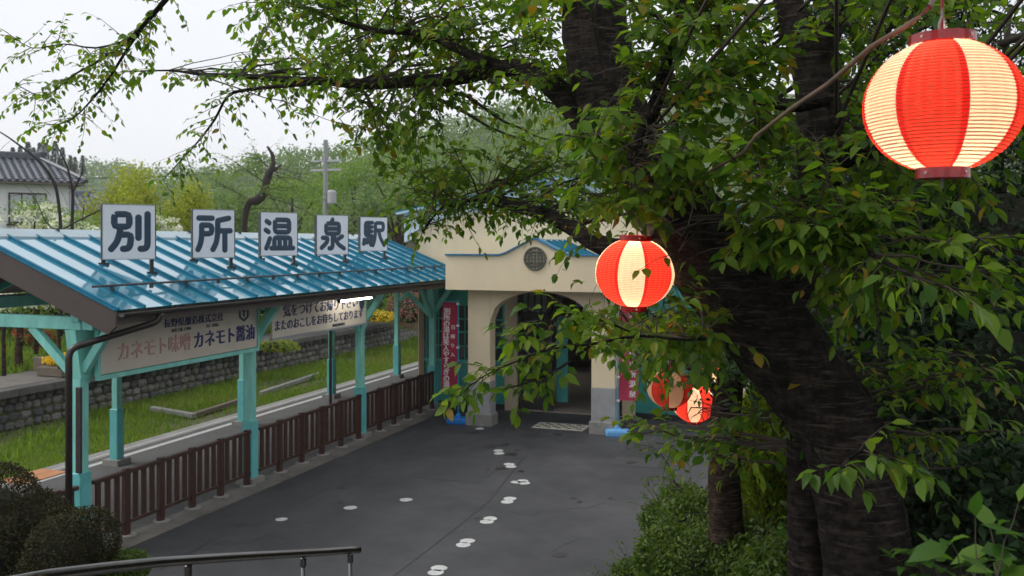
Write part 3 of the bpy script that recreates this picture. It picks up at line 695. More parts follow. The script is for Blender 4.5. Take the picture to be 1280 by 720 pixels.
# porch side fascias and flat roof, small gabled roof behind the pediment
for x in (XL+.11, XR_-.11): MT().box((x, 19.5, (ZF0+ZF1)/2-.003), (.218, 1.95, ZF1-ZF0)).part('porch_side', M['cream'])
MT().box((UC, 19.5, ZF1-.12), (XR_-XL-.45, 2.0, .06)).part('porch_roof', M['roofblue'])
for s in (1, -1):
    MT().add([(UC, UF+.25, ZF1+.33), (UC+s*.85, UF+.25, ZF1-.05), (UC+s*.85, 20.6, ZF1-.05), (UC, 20.6, ZF1+.33)], [(0, 1, 2, 3)]).part('porch_gable_roof', M['roofblue'])
    for k in range(5):
        f = (k+.5)/5; MT().bar((UC+s*.02, UF+.35+k*.45, ZF1+.34), (UC+s*.84, UF+.35+k*.45, ZF1-.03), .03, .03).part('roof_batten', M['roofbatten'])
MT().box((UC, 19.5, ZF0+.04), (XR_-XL-.45, 2.1, .05)).part('porch_ceiling', mat('porch_ceiling', (.30, .26, .20), .8, .1))
# round lattice emblem
em = MT(); ec = Vector((UC+.02, UF-.02, 3.66))
for rr in (.23, .15):
    em.tube([ec+Vector((rr*math.cos(t), 0, rr*math.sin(t))) for t in [2*math.pi*k/28 for k in range(29)]], .022, 6)
for k in range(-2, 3):
    h = math.sqrt(.23**2-(k*.075)**2); em.bar(ec+Vector((k*.075, 0, -h)), ec+Vector((k*.075, 0, h)), .022, .022); em.bar(ec+Vector((-h, -.012, k*.075)), ec+Vector((h, -.012, k*.075)), .022, .022)
em.part('emblem', mat('bronze_green', (.10, .105, .08), .6, .2, 8))
# arch wall and pillars at Y=18.75..19.1
pl0, pl1, pr0, pr1 = -7.62, -7.10, -4.83, -4.32
UA = 18.72
arch = [(pl0, 0.9), (pl1, 0.9), (pl1, 2.30)]+[(UC-1.13*math.cos(t)-.015, 2.30+.66*math.sin(t)) for t in [math.pi*k/14 for k in range(1, 14)]]+[(pr0, 2.30), (pr0, .9), (pr1, .9), (pr1, 3.0), (pl0, 3.0)]
bm_ = MT(); n_ = len(arch)
# split the arch wall into quads so that its face stays flat: left pillar, right pillar, spandrel strips
MT().box(((pl0+pl1)/2, UA+.17, 1.98), (pl1-pl0, .34, 2.05), bev=.012).part('pillar', M['cream'])
MT().box(((pr0+pr1)/2, UA+.17, 1.98), (pr1-pr0, .34, 2.05), bev=.012).part('pillar', M['cream'])
sp = MT(); K = 20
xs = [pl1+(pr0-pl1)*k/K for k in range(K+1)]
def az(x): t = (x-(pl1+pr0)/2)/((pr0-pl1)/2); return 2.30+.64*math.sqrt(max(0, 1-t*t))
for x0, x1 in zip(xs, xs[1:]):
    z0, z1 = az(x0), az(x1)
    sp.add([(x0, UA+.005, z0), (x1, UA+.005, z1), (x1, UA+.005, 3.02), (x0, UA+.005, 3.02), (x0, UA+.335, z0), (x1, UA+.335, z1), (x1, UA+.335, 3.02), (x0, UA+.335, 3.02)], [(0, 1, 2, 3), (5, 4, 7, 6), (0, 4, 5, 1)])
sp.part('arch_spandrel', M['cream'])
for a, b in ((pl0, pl1), (pr0, pr1)):
    MT().box(((a+b)/2, UA+.17, .60), (b-a+.012, .352, .73), bev=.01).part('pillar_dado', M['grey_base'])
    MT().box(((a+b)/2, UA+.17, .12), (b-a+.09, .43, .28), bev=.015).part('pillar_plinth', M['concrete'])
# main front wall at Y=20.6 with tall gable above
WX0, WX1, UW = -9.75, -2.1, 20.62
gz0, gz1 = 4.55, 5.15
gab = [(WX0, 3.05), (WX1, 3.05), (WX1, gz0), (UC, gz1), (WX0, gz0)]
MT().prism(gab, (0, UW, 0), (1, 0, 0), (0, 0, 1), (0, 1, 0), .2).part('gable_wall', M['cream'])
for s in (1, -1):
    ez = UC+s*(WX1-WX0)/2; e2 = ez+s*.25
    # wide pale barge board with an arched lower edge
    top = [(UC, gz1+.30), (e2, gz0+.2)]; low = [(e2, gz0-.55)]+[(UC+(ez-UC)*t, gz0-.45+.78*math.sqrt(max(0, 1-t**2.2))) for t in (1, .97, .9, .8, .65, .45, .2, 0)]
    for i in range(len(low)-1):
        (xa, za), (xb, zb) = low[i], low[i+1]
        ta = gz1+.30-(gz1+.1-gz0)*abs(xa-UC)/abs(e2-UC); tb = gz1+.30-(gz1+.1-gz0)*abs(xb-UC)/abs(e2-UC)
        MT().add([(xa, UW-.14, za), (xb, UW-.14, zb), (xb, UW-.14, tb), (xa, UW-.14, ta), (xa, UW-.02, za), (xb, UW-.02, zb), (xb, UW-.02, tb), (xa, UW-.02, ta)], [(0, 1, 2, 3), (4, 7, 6, 5), (0, 4, 5, 1), (3, 2, 6, 7)]).part('barge_board', M['paleblue'])
    n = Vector((s*.45, 0, 1)).normalized()
    MT().bar((UC, 25, gz1+.34), (UC, 25.01, gz1+.34), .01, .01) if False else None
    MT().add([(UC, UW-.3, gz1+.36), (e2+s*.15, UW-.3, gz0+.18), (e2+s*.15, 32, gz0+.18), (UC, 32, gz1+.36), (UC, UW-.3, gz1+.30), (e2+s*.15, UW-.3, gz0+.12), (e2+s*.15, 32, gz0+.12), (UC, 32, gz1+.30)], [(0, 1, 2, 3), (4, 7, 6, 5), (0, 4, 5, 1), (1, 5, 6, 2)]).part('roof', M['roofblue'])
    for k in range(24):
        u = UW-.28+k*.48
        MT().bar((UC+s*.05, u, gz1+.36), (e2+s*.14, u, gz0+.20), .03, .04).part('roof_batten', M['roofbatten'])
MT().box(((WX0+WX1)/2, 26, 1.9), (WX1-WX0-.02, 10.6, .02)).part('attic_floor', M['dark']) if False else None
MT().box((WX0+.1, 21.6, 2.3), (.2, 1.8, 4.6)).part('side_wall', M['cream']); MT().box((WX0+.1, 29.3, 2.3), (.2, 4.8, 4.6)).part('side_wall', M['cream']); MT().box((WX0+.1, 24.7, 3.8), (.2, 4.4, 1.6)).part('side_wall', M['cream'])  # gap in the platform-side wall made to admit daylight
MT().box((WX1-.1, 26.2, 2.3), (.2, 11, 4.6)).part('side_wall', M['cream'])
MT().box((UC, 31.8, 2.3), (WX1-WX0, .2, 4.6)).part('rear_wall', M['dark'])
# teal wooden front wall with windows either side of the entrance
def teal_bay(x0, x1, cols):
    w = MT().box(((x0+x1)/2, UW+.1, .62), (x1-x0, .10, .98)).part('dado_panel', M['teal_wall'])
    MT().box(((x0+x1)/2, UW+.1, .06), (x1-x0, .16, .14)).part('plinth', M['dark'])
    MT().box(((x0+x1)/2, UW+.1, 2.76), (x1-x0, .12, .60)).part('transom_panel', M['teal_wall'])
    MT().box(((x0+x1)/2, UW+.06, 1.13), (x1-x0, .14, .06)).part('window_sill', mat('teal_light', (.06, .38, .34), .5, .1), w)
    cw = (x1-x0)/cols
    for c in range(cols+1):
        MT().box((min(max(x0+c*cw, x0+.035), x1-.035), UW+.1, 1.80), (.07, .11, 1.32)).part('mullion', M['teal_wall'])
    for c in range(cols):
        win = MT().box((x0+(c+.5)*cw, UW+.12, 1.80), (cw-.07, .012, 1.32)).part('window_pane', M['glass'])
        for z in (1.48, 1.82, 2.14):
            MT().box((x0+(c+.5)*cw, UW+.10, z), (cw-.07, .05, .035)).part('glazing_bar', M['teal_wall'], win)
        MT().box((x0+(c+.5)*cw, UW+.10, 1.80), (.03, .052, 1.32)).part('glazing_bar', M['teal_wall'], win)
teal_bay(-9.55, -7.45, 3)
teal_bay(-4.35, -2.2, 3)
MT().box((-9.62, UW+.08, 1.5), (.13, .18, 3.0)).part('corner_post', mat('brown_post', (.28, .20, .13), .7, .2, 4))
# entrance: cream reveals, dark frame, glazed doors, transom lights, blue board
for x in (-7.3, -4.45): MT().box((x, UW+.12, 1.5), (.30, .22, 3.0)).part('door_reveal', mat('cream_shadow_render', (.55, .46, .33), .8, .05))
MT().box((-5.87, UW+.16, 2.30), (2.56, .10, .10)).part('door_head', M['dark'])
MT().box((-5.87, UW+.16, 2.98), (2.56, .10, .10)).part('transom_head', M['dark'])
for x in (-7.10, -6.35, -4.66): MT().box((x, UW+.16, 1.5), (.09, .10, 3.0)).part('door_jamb', M['dark'])
for k in range(6): MT().box((-6.9+k*.16, UW+.16, 2.64), (.035, .06, .60)).part('transom_bar', M['dark'])
MT().box((-6.72, UW+.18, 2.64), (.60, .012, .58)).part('transom_pane', mat('transom_glass', (.20, .24, .21), .2, .3, 3))
dr = MT().box((-6.72, UW+.20, 1.15), (.66, .05, 2.2)).part('door', M['dark'])
MT().box((-6.72, UW+.165, 1.30), (.50, .02, 1.55)).part('door_pane', M['glass'], dr)
MT().box((-6.72, UW+.16, 1.0), (.03, .03, .4)).part('door_handle', M['concrete'], dr)
MT().box((-6.15, UW+.45, 1.25), (.28, .04, 2.1)).part('teal_door_leaf', M['teal_wall'])
bb = MT().box((-5.15, UW+.02, 2.72), (1.05, .05, .42), bev=.006).part('notice_board', mat('royal_blue_board', (.02, .05, .28), .4, .1))
text_obj('別所温泉駅', .20, Vector((-5.15, UW-.008, 2.72))-B0, (1, 0, 0), (0, 0, 1), mat('white_letter', (.7, .75, .8), .5, .05), bb, sx=.95)
# booking hall inside
MT().box((UC, 25.5, .012), (5.0, 9.6, .02)).part('hall_floor', mat('hall_floor', (.34, .30, .26), .5, .15, 2))
MT().box((-5.2, 24.2, .75), (1.1, .5, .9)).part('ticket_counter', mat('dark_counter', (.035, .03, .035), .5, .2))
for x, y, l in ((-8.3, 21.6, 1.8), (-8.3, 28.6, 3.4), (-3.6, 25.5, 9.6)): MT().box((x, y, 1.5), (.1, l, 3.0)).part('hall_wall', mat('hall_wall', (.42, .36, .28), .8, .1))  # left side kept open so platform light reaches the hall
MT().box((UC, 25.5, 3.03), (4.7, 9.6, .05)).part('hall_ceiling', mat('hall_wall', ()))
MT().box((UC, 29.9, 1.5), (4.7, .1, 3.0)).part('hall_rear_wall', mat('hall_wall', ()))
# doormat
dm = MB().box((0, 0, .008), (1.15, .62, .016), bev=.005).build('doormat', mat('mat_border', (.42, .41, .36), .9, .1, 12), label='pale patterned doormat in front of the dark entrance', cat='doormat')
dm.location = (-5.62, 19.15, 0.002)
b = MB()
for i in range(9):
    for j in range(4):
        if (i+j) % 2 == 0: b.box((-.46+i*.115, -.18+j*.12, .019), (.10, .10, .006))
b.build('pattern', mat('mat_pattern', (.13, .13, .10), .95, .1), dm)
# annexe with dark roof rising behind the shelter's far end
def gpt0(px_, d_, z=.9): q = P(px_, 303, d_); return (q.x, q.y, z)
an = thing('station_annexe', 'dark roofed building glimpsed between the farthest roof sign and the cream gable', 'building', gpt0(507, 60))
MB().box((0, 0, 1.8), (3.6, 8, 3.6)).build('wall', mat('taupe_wall', (.22, .19, .17), .8, .1), an)
for s in (1, -1): MB().add([(0, -4.4, 4.95), (s*2.2, -4.4, 3.7), (s*2.2, 4.4, 3.7), (0, 4.4, 4.95), (0, -4.4, 4.85), (s*2.2, -4.4, 3.6), (s*2.2, 4.4, 3.6), (0, 4.4, 4.85)], [(0, 1, 2, 3), (4, 7, 6, 5), (0, 4, 5, 1), (1, 5, 6, 2)]).build('roof', mat('dull_purple_roof', (.10, .085, .09), .6, .15, 3), an)
MB().prism([(-1.8, 3.6), (1.8, 3.6), (0, 4.8)], (0, -4.0, 0), (1, 0, 0), (0, 0, 1), (0, 1, 0), .1).build('gable', mat('taupe_wall', ()), an)

# ------------------------------------------------------------------ banners on weighted bases
def banner(label, base, zt, zb, w, face, flagmat, text, text2, baseblue, flip):
    t = thing('banner_stand', label, 'banner', base, face, 'crimson banners beside the entrance')
    pr = [(-.21, -.15), (.21, -.15), (.25, -.10), (.25, .10), (.21, .15), (-.21, .15), (-.25, .10), (-.25, -.10)]
    bs = MB(); q = [(x*.97, y*.97) for x, y in pr]
    rings = [[(x*k, y*k, z) for x, y in pr] for k, z in ((.94, .0), (1, .03), (1, .09), (.93, .13), (.25, .145), (.2, .21), (.13, .215))]
    bs.add([p for r in rings for p in r], [tuple(range(7, -1, -1)), tuple(48+k for k in range(8))]+[(i*8+k, i*8+(k+1) % 8, i*8+8+(k+1) % 8, i*8+8+k) for i in range(6) for k in range(8)])
    bs.build('water_base', baseblue, t)
    MB().tube([(0, 0, .05), (0, 0, zt+.08)], .014, 8).build('pole', mat('cyan_pole', (.02, .33, .50), .35, .08), t)
    MB().tube([(0, 0, zt+.03), (flip*w, 0, zt+.03)], .008, 6).build('crossbar', mat('cyan_pole', ()), t)
    K, J = 14, 6; v = []
    def fy(a, b): return .03*math.sin(b*2.1+a*2)+.05*a*math.sin(b*1.3+1)+.02
    for k in range(K+1):
        for j in range(J+1):
            a, bz = j/J, k/K; v.append((flip*(.025+a*w), fy(a, bz*4), zt+.01-(zt-zb)*bz))
    f = [(k*(J+1)+j, k*(J+1)+j+1, (k+1)*(J+1)+j+1, (k+1)*(J+1)+j) for k in range(K) for j in range(J)]
    MB().add(v, f).build('flag', flagmat, t, smooth=True)
    wl = mat('white_print', (.78, .74, .74), .6, .05)
    n = len(text)
    for k, ch in enumerate(text):
        z = zt-.20-(zt-zb-.34)*k/(n-1); a = .70; bz = (zt-z)/(zt-zb)*4
        text_obj(ch, .155, (flip*(.025+a*w)*1.0, fy(a, bz)-.012, z), (1, 0, 0), (0, 0, 1), wl, t, bold=.004)
    for k, ch in enumerate(text2):
        z = zt-.55-.2*k; a = .28; bz = (zt-z)/(zt-zb)*4
        text_obj(ch, .105, (flip*(.025+a*w), fy(a, bz)-.012, z), (1, 0, 0), (0, 0, 1), wl, t, bold=.002)
    for k in range(5):
        z = zt-.02-(zt-zb-.03)*k/4; MB().box((flip*.012, 0, z), (.06, .035, .04)).build('loop', wl, t)
    return t
crim = mat('crimson_cloth', (.30, .012, .045), .75, .08, 3)
pinkc = mat('rose_cloth', (.42, .035, .08), .75, .12, 3)
g1 = gp(573, 529); g2 = gp(772, 545)
banner('crimson banner with white writing left of the porch on a blue base', (*g1, 0), 2.66, .70, .36, R(8), crim, '別所の湯は美人やすらぎの湯', '日帰り入浴', mat('blue_plastic', (.01, .20, .62), .35, .06), -1)
banner('rose banner half hidden by leaves right of the porch on a pale blue base', (*g2, 0), 2.70, .72, .40, R(14), pinkc, '信州の鎌倉別所温泉', '桜まつり', mat('pale_blue_plastic', (.16, .42, .78), .4, .06), 1)

# ------------------------------------------------------------------ paper lanterns
def paper(name, col, trans):
    m = bpy.data.materials.new(name); m.use_nodes = True; n = m.node_tree; n.nodes.clear()
    out = n.nodes.new('ShaderNodeOutputMaterial'); mx = n.nodes.new('ShaderNodeMixShader'); mx.inputs[0].default_value = .75
    d = n.nodes.new('ShaderNodeBsdfDiffuse'); d.inputs[0].default_value = (*col, 1); t = n.nodes.new('ShaderNodeBsdfTranslucent'); t.inputs[0].default_value = (*trans, 1)
    n.links.new(d.outputs[0], mx.inputs[1]); n.links.new(t.outputs[0], mx.inputs[2]); n.links.new(mx.outputs[0], out.inputs[0]); return m
PW = paper('cream_paper', (.80, .70, .55), (.86, .69, .50)); PR = paper('red_paper', (.60, .05, .03), (.80, .050, .030)); PRD = paper('red_paper_overlap', (.5, .02, .02), (.60, .013, .012))
red_gloss = mat('red_lacquer', (.30, .008, .012), .22, .1, 4, coat=.4)
NR = 38; B_ = .893
def prof_at(z): return math.sqrt(max(0, 1-(z/B_)**2))
zz = []
for i in range(NR*3+1):
    z = -.83+1.66*i/(NR*3); ph = (i % 3)/3; s = 0 if i % 3 == 0 else .016
    zz.append((prof_at(z)+s-.008, z))
def panel_mesh(a0, a1, cols, mats):
    b = MB()
    for (s0, s1, n, mi) in cols: b.lathe(zz, n, mi=mi, a0=a0+(a1-a0)*s0, a1=a0+(a1-a0)*s1)
    return b.mesh('paper_panel', *mats, smooth=False)
RED_A = R(51)
red_me = panel_mesh(-RED_A/2, RED_A/2, [(0, .1, 1, 1), (.1, .9, 8, 0), (.9, 1, 1, 1)], (PR, PRD)); wht_me = panel_mesh(RED_A/2, R(90)-RED_A/2, [(0, 1, 8, 0)], (PW,))
def lantern(label, c, Rr, yaw, watts, tilt=0, front=True):
    t = thing('paper_lantern', label, 'lantern', c, 0, 'red and white paper lanterns'); t.rotation_euler = (0, tilt, yaw)
    for k in range(4):
        for me, nm in ((red_me, 'red_panel'), (wht_me, 'white_panel')):
            o = link(nm, me, t); o.scale = (Rr,)*3; o.rotation_euler = (0, 0, R(90)*k)
    rb = MB()
    for i in range(1, NR):
        z = -.83+1.66*i/NR; r = (prof_at(z)-.010)*Rr
        rb.tube([(r*math.cos(2*math.pi*k/40), r*math.sin(2*math.pi*k/40), z*Rr) for k in range(41)],   .0019*Rr/.225, 4, cap=False)
    rb.build('bamboo_ribs', mat('lantern_rib', (.62, .28, .14), .7, .1), t)
    top = MB().lathe([(.40*Rr, .815*Rr), (.42*Rr, .83*Rr), (.42*Rr, .955*Rr), (.385*Rr, .955*Rr), (.375*Rr, .83*Rr)], 32).build('top_ring', red_gloss, t, smooth=False)
    MB().lathe([(.33*Rr, -.82*Rr), (.34*Rr, -.835*Rr), (.34*Rr, -.97*Rr), (.31*Rr, -.97*Rr), (.30*Rr, -.84*Rr), (.0, -.84*Rr)], 32).build('bottom_ring', red_gloss, t)
    for k in range(4):
        for rr_, z_ in ((.425, .895), (.345, -.905)):
            o = MB().lathe([(.0, .0), (.022*Rr, .0), (.018*Rr, .012*Rr), (0, .014*Rr)], 8).build('rivet', mat('pale_rivet', (.6, .5, .5), .3, .05), t)
            a_ = R(45+90*k)+.3; o.location = (rr_*Rr*math.cos(a_), rr_*Rr*math.sin(a_), z_*Rr); o.rotation_euler = (0, R(90), a_)
    MB().tube([(-.39*Rr, 0, .9*Rr), (-.3*Rr, 0, 1.05*Rr), (-.05*Rr, 0, 1.2*Rr), (0, 0, 1.45*Rr), (.05*Rr, 0, 1.2*Rr), (.3*Rr, 0, 1.05*Rr), (.39*Rr, 0, .9*Rr)], .0035, 6).build('wire_bail', M['concrete'], t)
    MB().tube([(0, 0, .4*Rr), (0.01, 0, .9*Rr), (.02*Rr, 0, 1.3*Rr), (-.02*Rr, 0, 1.75*Rr)], .0045, 6).build('cord', mat('red_cord', (.30, .03, .05), .7, .1), t)
    MB().lathe([(.001, -.2*Rr), (.09*Rr, -.14*Rr), (.13*Rr, 0), (.09*Rr, .14*Rr), (.06*Rr, .24*Rr), (.06*Rr, .38*Rr), (.001, .39*Rr)], 12).build('bulb', emit_mat('bulb_glow', (1, .7, .4), 2 if watts else 0) if 'bulb_glow' not in MATS else MATS['bulb_glow'], t, smooth=True) if watts else None
    MB().tube([(.05*Rr, 0, -.97*Rr), (.05*Rr, 0, -1.05*Rr), (0, 0, -1.10*Rr), (-.05*Rr, 0, -1.05*Rr), (-.05*Rr, 0, -.97*Rr)], .003, 6).build('tassel_hook', M['concrete'], t)
    if watts:
        ld = bpy.data.lights.new('lantern_light', 'POINT'); ld.energy = watts; ld.color = (1, .84, .66); ld.shadow_soft_size = .16*Rr
        lo = bpy.data.objects.new('lantern_light', ld); COL.objects.link(lo); lo.parent = t; lo.location = (0, 0, .06*Rr)
    return t
LR = .225
def view_yaw(c): return math.atan2(-c.y, -c.x)
LW = 16.5
c1 = P(1178, 133, 2.78); L1 = lantern('largest red and white lit lantern at the upper right, red stripe facing forward', c1, LR, view_yaw(c1)-R(7.4), LW)
c2 = P(793.5, 341, 5.28); L2 = lantern('lit lantern against the leaning trunk, cream stripe facing forward, leaf twig across it', c2, LR, view_yaw(c2)+R(45-5), LW*1.35, R(3))
c3 = P(837, 485, 9.3); lantern('dim dark red lantern among leaves, overlapping a brighter one', c3, LR, view_yaw(c3)+R(45+18), 2.2)  # weak inner lamp added only to bring out the dull red
c4 = P(867.5, 504.5, 9.95); lantern('lit lantern lowest in the row, just behind the dim one', c4, LR, view_yaw(c4)+R(45+2), LW)
c5 = P(894, 470, 12.5); lantern('farthest lit lantern, mostly hidden behind cherry leaves and trunk', c5, LR, view_yaw(c5)+R(30), LW)
MB().tube([c1+Vector((0, 0, LR*1.75)), P(1163, 8, 2.62), P(1140, 28, 2.75), P(1090, 58, 3.0), P(1035, 105, 3.3), P(990, 135, 3.6), P(945, 170, 4.0), P(930, 190, 4.15), P(900, 207, 4.4), P(860, 232, 4.75), P(835, 250, 5.0), P(812, 262, 5.15), c2+Vector((0, 0, LR*1.6))], .0085, 8).build('lantern_cable', mat('tan_cable', (.17, .115, .085), .6, .25, 12), label='tan cable sagging from the big lantern to the lantern by the trunk', cat='cable')
MB().tube([c2+Vector((0, 0, LR*1.6)), P(822, 330, 6.8), P(836, 420, 8.6), c3+Vector((0, 0, LR*1.7)), P(852, 445, 9.7), c4+Vector((0, 0, LR*1.7)), P(880, 440, 11.5), c5+Vector((0, 0, LR*1.7))], .006, 6).build('lantern_cable', mat('tan_cable', ()), label='thin cable strung behind leaves between the lower lanterns', cat='cable')

# ------------------------------------------------------------------ steps and handrail below the camera
stp = thing('steps', 'concrete steps leading down from the bank to the forecourt', 'steps', (-1.8, 5, 0))
for k in range(14):
    MB().box((0, 1.6+k*.5-5, 2.3-k*.165-.6), (2.4, .53, 1.2), bev=.015).build('step', M['concrete'], stp)
hr = thing('handrail', 'curved dark steel handrail crossing the bottom of the view', 'handrail', (-3.1, 5, 0))
pts = [P(-60, 742, 3.4), P(60, 719, 3.83), P(130, 710, 4.15), P(200, 702.5, 4.5), P(280, 697, 5.0), P(350, 693, 5.6), P(405, 690, 6.1), P(440, 687.5, 6.4), P(449, 687, 6.45)]
h0 = Vector((-3.1, 5, 0))
steel = mat('stainless', (.15, .145, .145), .28, .2, 3, metal=1)
MB().tube([p-h0 for p in pts], .025, 14).build('rail_tube', steel, hr, smooth=True)
for px_, d_, y_ in ((379, 5.85, 692), (438, 6.35, 688), (235, 4.72, 700)):
    p = P(px_, y_, d_); MB().tube([p-h0+Vector((0, 0, -.02)), p-h0+Vector((0, 0, -.95))], .014, 10).build('baluster', steel, hr, smooth=True); MB().lathe([(.0, .0), (.02, .0), (.02, -.05), (.0, -.05)], 10, tuple(p-h0+Vector((0, 0, -.03)))).build('collar', steel, hr)

# ------------------------------------------------------------------ the bank on the right
def sstep(t): t = np.clip(t, 0, 1); return t*t*(3-2*t)
def bank(x, y): return 2.35*sstep((x+(9-y)*.35+3)/5.2)*sstep((26-y)/9)
gx_ = np.arange(-6, 16.1, .4); gy_ = np.arange(-8, 26.1, .4)
v = [(x, y, float(bank(x, y))-.035) for y in gy_ for x in gx_]; nx = len(gx_)
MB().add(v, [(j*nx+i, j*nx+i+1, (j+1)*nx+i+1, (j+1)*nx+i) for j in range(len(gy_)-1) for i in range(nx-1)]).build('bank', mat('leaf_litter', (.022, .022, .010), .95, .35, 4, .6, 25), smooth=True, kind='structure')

# ------------------------------------------------------------------ foliage engine
class Tree:
    def __init__(s, seed): s.wood = MB(); s.tw = MB(); s.T = []; s.r = random.Random(seed); s.br = []
    def limb(s, pts, rad, n=12, noise=.06, sub=3, wood=True):
        """smooth limb through pts"""
        p = [Vector(q) for q in pts]; out = []; ro = []
        if not hasattr(rad, '__len__'): rad = [rad]*len(p)
        for i in range(len(p)-1):
            a, b, c, d = p[max(i-1, 0)], p[i], p[i+1], p[min(i+2, len(p)-1)]
            for k in range(sub):
                t = k/sub; out.append(.5*((2*b)+(c-a)*t+(2*a-5*b+4*c-d)*t*t+(3*b-a-3*c+d)*t**3)); ro.append(rad[i]*(1-t)+rad[i+1]*t)
        out.append(p[-1]); ro.append(rad[-1])
        (s.wood if wood else s.tw).tube(out, ro, n, noise=noise, rng=s.r)
        s.br.append((out, ro)); return out
    def twig(s, p, d, L, leaf, nl, droop=.35):
        r = s.r; d = d.normalized(); q = [p]; K = 4
        for k in range(K):
            d = (d+Vector((r.uniform(-.25, .25), r.uniform(-.25, .25), r.uniform(-.2, .15)-droop*.25))).normalized(); q.append(q[-1]+d*L/K)
        s.tw.tube(q, [.0035*L/.35+.0012, .0028*L/.35+.001, .002*L/.35+.001, .0015, .001], 3, cap=False)
        for i in range(nl):
            t = (i+.6)/nl*K*.98+.02; k = min(int(t), K-1); f = t-k
            pos = q[k].lerp(q[k+1], f); ax = (q[k+1]-q[k]).normalized(); side = ax.cross(Vector((0, 0, 1)))
            if side.length < .1: side = Vector((1, 0, 0))
            side.normalize(); sg = 1 if i % 2 else -1
            dr = ax*r.uniform(.3, .9)+side*sg*r.uniform(.5, 1.1)+Vector((0, 0, r.uniform(-.65, .25)-droop*.5))
            nm = Vector((r.gauss(0, .45), r.gauss(0, .45), 1)); l = leaf*r.uniform(.45, 1.2)
            s.T.append((*(pos+dr.normalized()*.012), *dr.normalized(), *nm, l, l*r.uniform(.52, .74)))
        if nl: 
            l = leaf*r.uniform(.7, 1); dd = d+Vector((0, 0, -.4)); s.T.append((*q[-1], *dd.normalized(), r.gauss(0, .3), r.gauss(0, .3), 1, l, l*.66))
    def dress(s, path, n, L, leaf, nl, t0=.15, spread=1., droop=.18, flat=.5):
        r = s.r
        for i in range(n):
            t = t0+(1-t0)*(i+r.random())/n; k = t*(len(path)-1); a = min(int(k), len(path)-2); p = path[a].lerp(path[a+1], k-a); ax = (path[a+1]-path[a]).normalized()
            d = Vector((r.gauss(0, 1), r.gauss(0, 1), r.gauss(0, flat))).normalized()*spread+ax*.8
            s.twig(p, d, L*r.uniform(.5, 1.2)*(1.15-.4*t), leaf, max(2, int(nl*r.uniform(.6, 1.2))), droop)
    def reach(s, target, leaf, ntw, L, nl, rmin=.006, maxr=.02, droop=.18, sag=.12, jit=0.):
        """secondary branch from the nearest limb to a target"""
        best = None
        for path, rad in s.br:
            for p, q in zip(path, rad):
                if q < rmin: continue
                dd = ((p-target).length+ .3*abs(p.z-target.z))*(1+jit*s.r.random())
                if best is None or dd < best[0]: best = (dd, p, q)
        a = best[1]; D = (target-a).length
        mid = a.lerp(target, .5)+Vector((s.r.uniform(-.12, .12)*D, s.r.uniform(-.12, .12)*D, sag*D*s.r.uniform(-.3, 1)))
        r0 = min(maxr, best[2]*.6, .006+.008*D); path = []
        for k in range(9):
            t = k/8; path.append(a*(1-t)**2+mid*2*t*(1-t)+target*t*t+Vector((s.r.uniform(-.02, .02), s.r.uniform(-.02, .02), s.r.uniform(-.02, .02)))*min(D, 1)*(1 if 0 < k < 8 else 0))
        s.tw.tube(path, [r0*(1-.75*k/8) for k in range(9)], 5, cap=False)
        s.dress(path, ntw, L, leaf, nl, .3 if D > .7 else .1, droop=droop)
    def finish(s, name, label, base, barkm, leafm, solo=0, solomat=None, group=None, big=True, cat='tree', prune=None):
        t = thing(name, label, cat, base, group=group); b = Vector(base)
        if s.wood.v:
            s.wood.v = [tuple(Vector(q)-b) for q in s.wood.v]; o = s.wood.build('trunk', barkm, t, smooth=True)
        if s.tw.v and prune:
            V = np.array(s.tw.v); x = V[:, 0]*CT+V[:, 1]*ST; d = -V[:, 0]*ST+V[:, 1]*CT; px = 640+x/d*FPX; py = HOR+(EYE-V[:, 2])/d*FPX; bad = np.zeros(len(V), bool)
            for (cx, cy, cr, cd) in prune[:2]: bad |= (np.hypot(px-cx, py-cy) < cr*.9) & (d < cd-.1)
            s.tw.f = [f for f in s.tw.f if not bad[list(f)].any()]; s.tw.mi = [0]*len(s.tw.f)
        if s.tw.v:
            s.tw.v = [tuple(Vector(q)-b) for q in s.tw.v]; s.tw.build('twigs', M['twig'], t, kind='stuff')
        T = np.array(s.T)
        if prune is not None:
            x = T[:, 0]*CT+T[:, 1]*ST; d = -T[:, 0]*ST+T[:, 1]*CT; px = 640+x/d*FPX; py = HOR+(EYE-T[:, 2])/d*FPX; k = np.ones(len(T), bool)
            for (cx, cy, cr, cd) in prune: k &= ~((np.hypot(px-cx, (py-cy)*1.1) < cr) & (d < cd))
            T = T[k]
        if solo:
            x = T[:, 0]*CT+T[:, 1]*ST; d = -T[:, 0]*ST+T[:, 1]*CT; px = 640+x/d*FPX; py = HOR+(EYE-T[:, 2])/d*FPX
            size = np.where((px > 5) & (px < 1275) & (py > 5) & (py < 715) & (d > .5), T[:, 9]*FPX/np.maximum(d, .5), 0)
            idx = np.argsort(-size)[:solo]; me = np_mesh('leaf', LEAF8_V, LEAF8_F, solomat)
            for i in idx:
                q = T[i]; xx = Vector(q[3:6]).normalized(); yy = Vector(q[6:9]).cross(xx).normalized(); zz_ = xx.cross(yy)
                o = link('leaf', me, t); mw = Matrix.Identity(4)
                for k in range(3): mw[k][0] = xx[k]*q[9]; mw[k][1] = yy[k]*q[10]; mw[k][2] = zz_[k]*q[9]; mw[k][3] = q[k]-b[k]
                o.matrix_local = mw
            T = np.delete(T, idx, 0)
        if len(T):
            T[:, 0:3] -= np.array(b); vv, ff = leaves_np(T, big); link('crown', np_mesh('crown', vv, ff, leafm), t, kind='stuff')
        return t

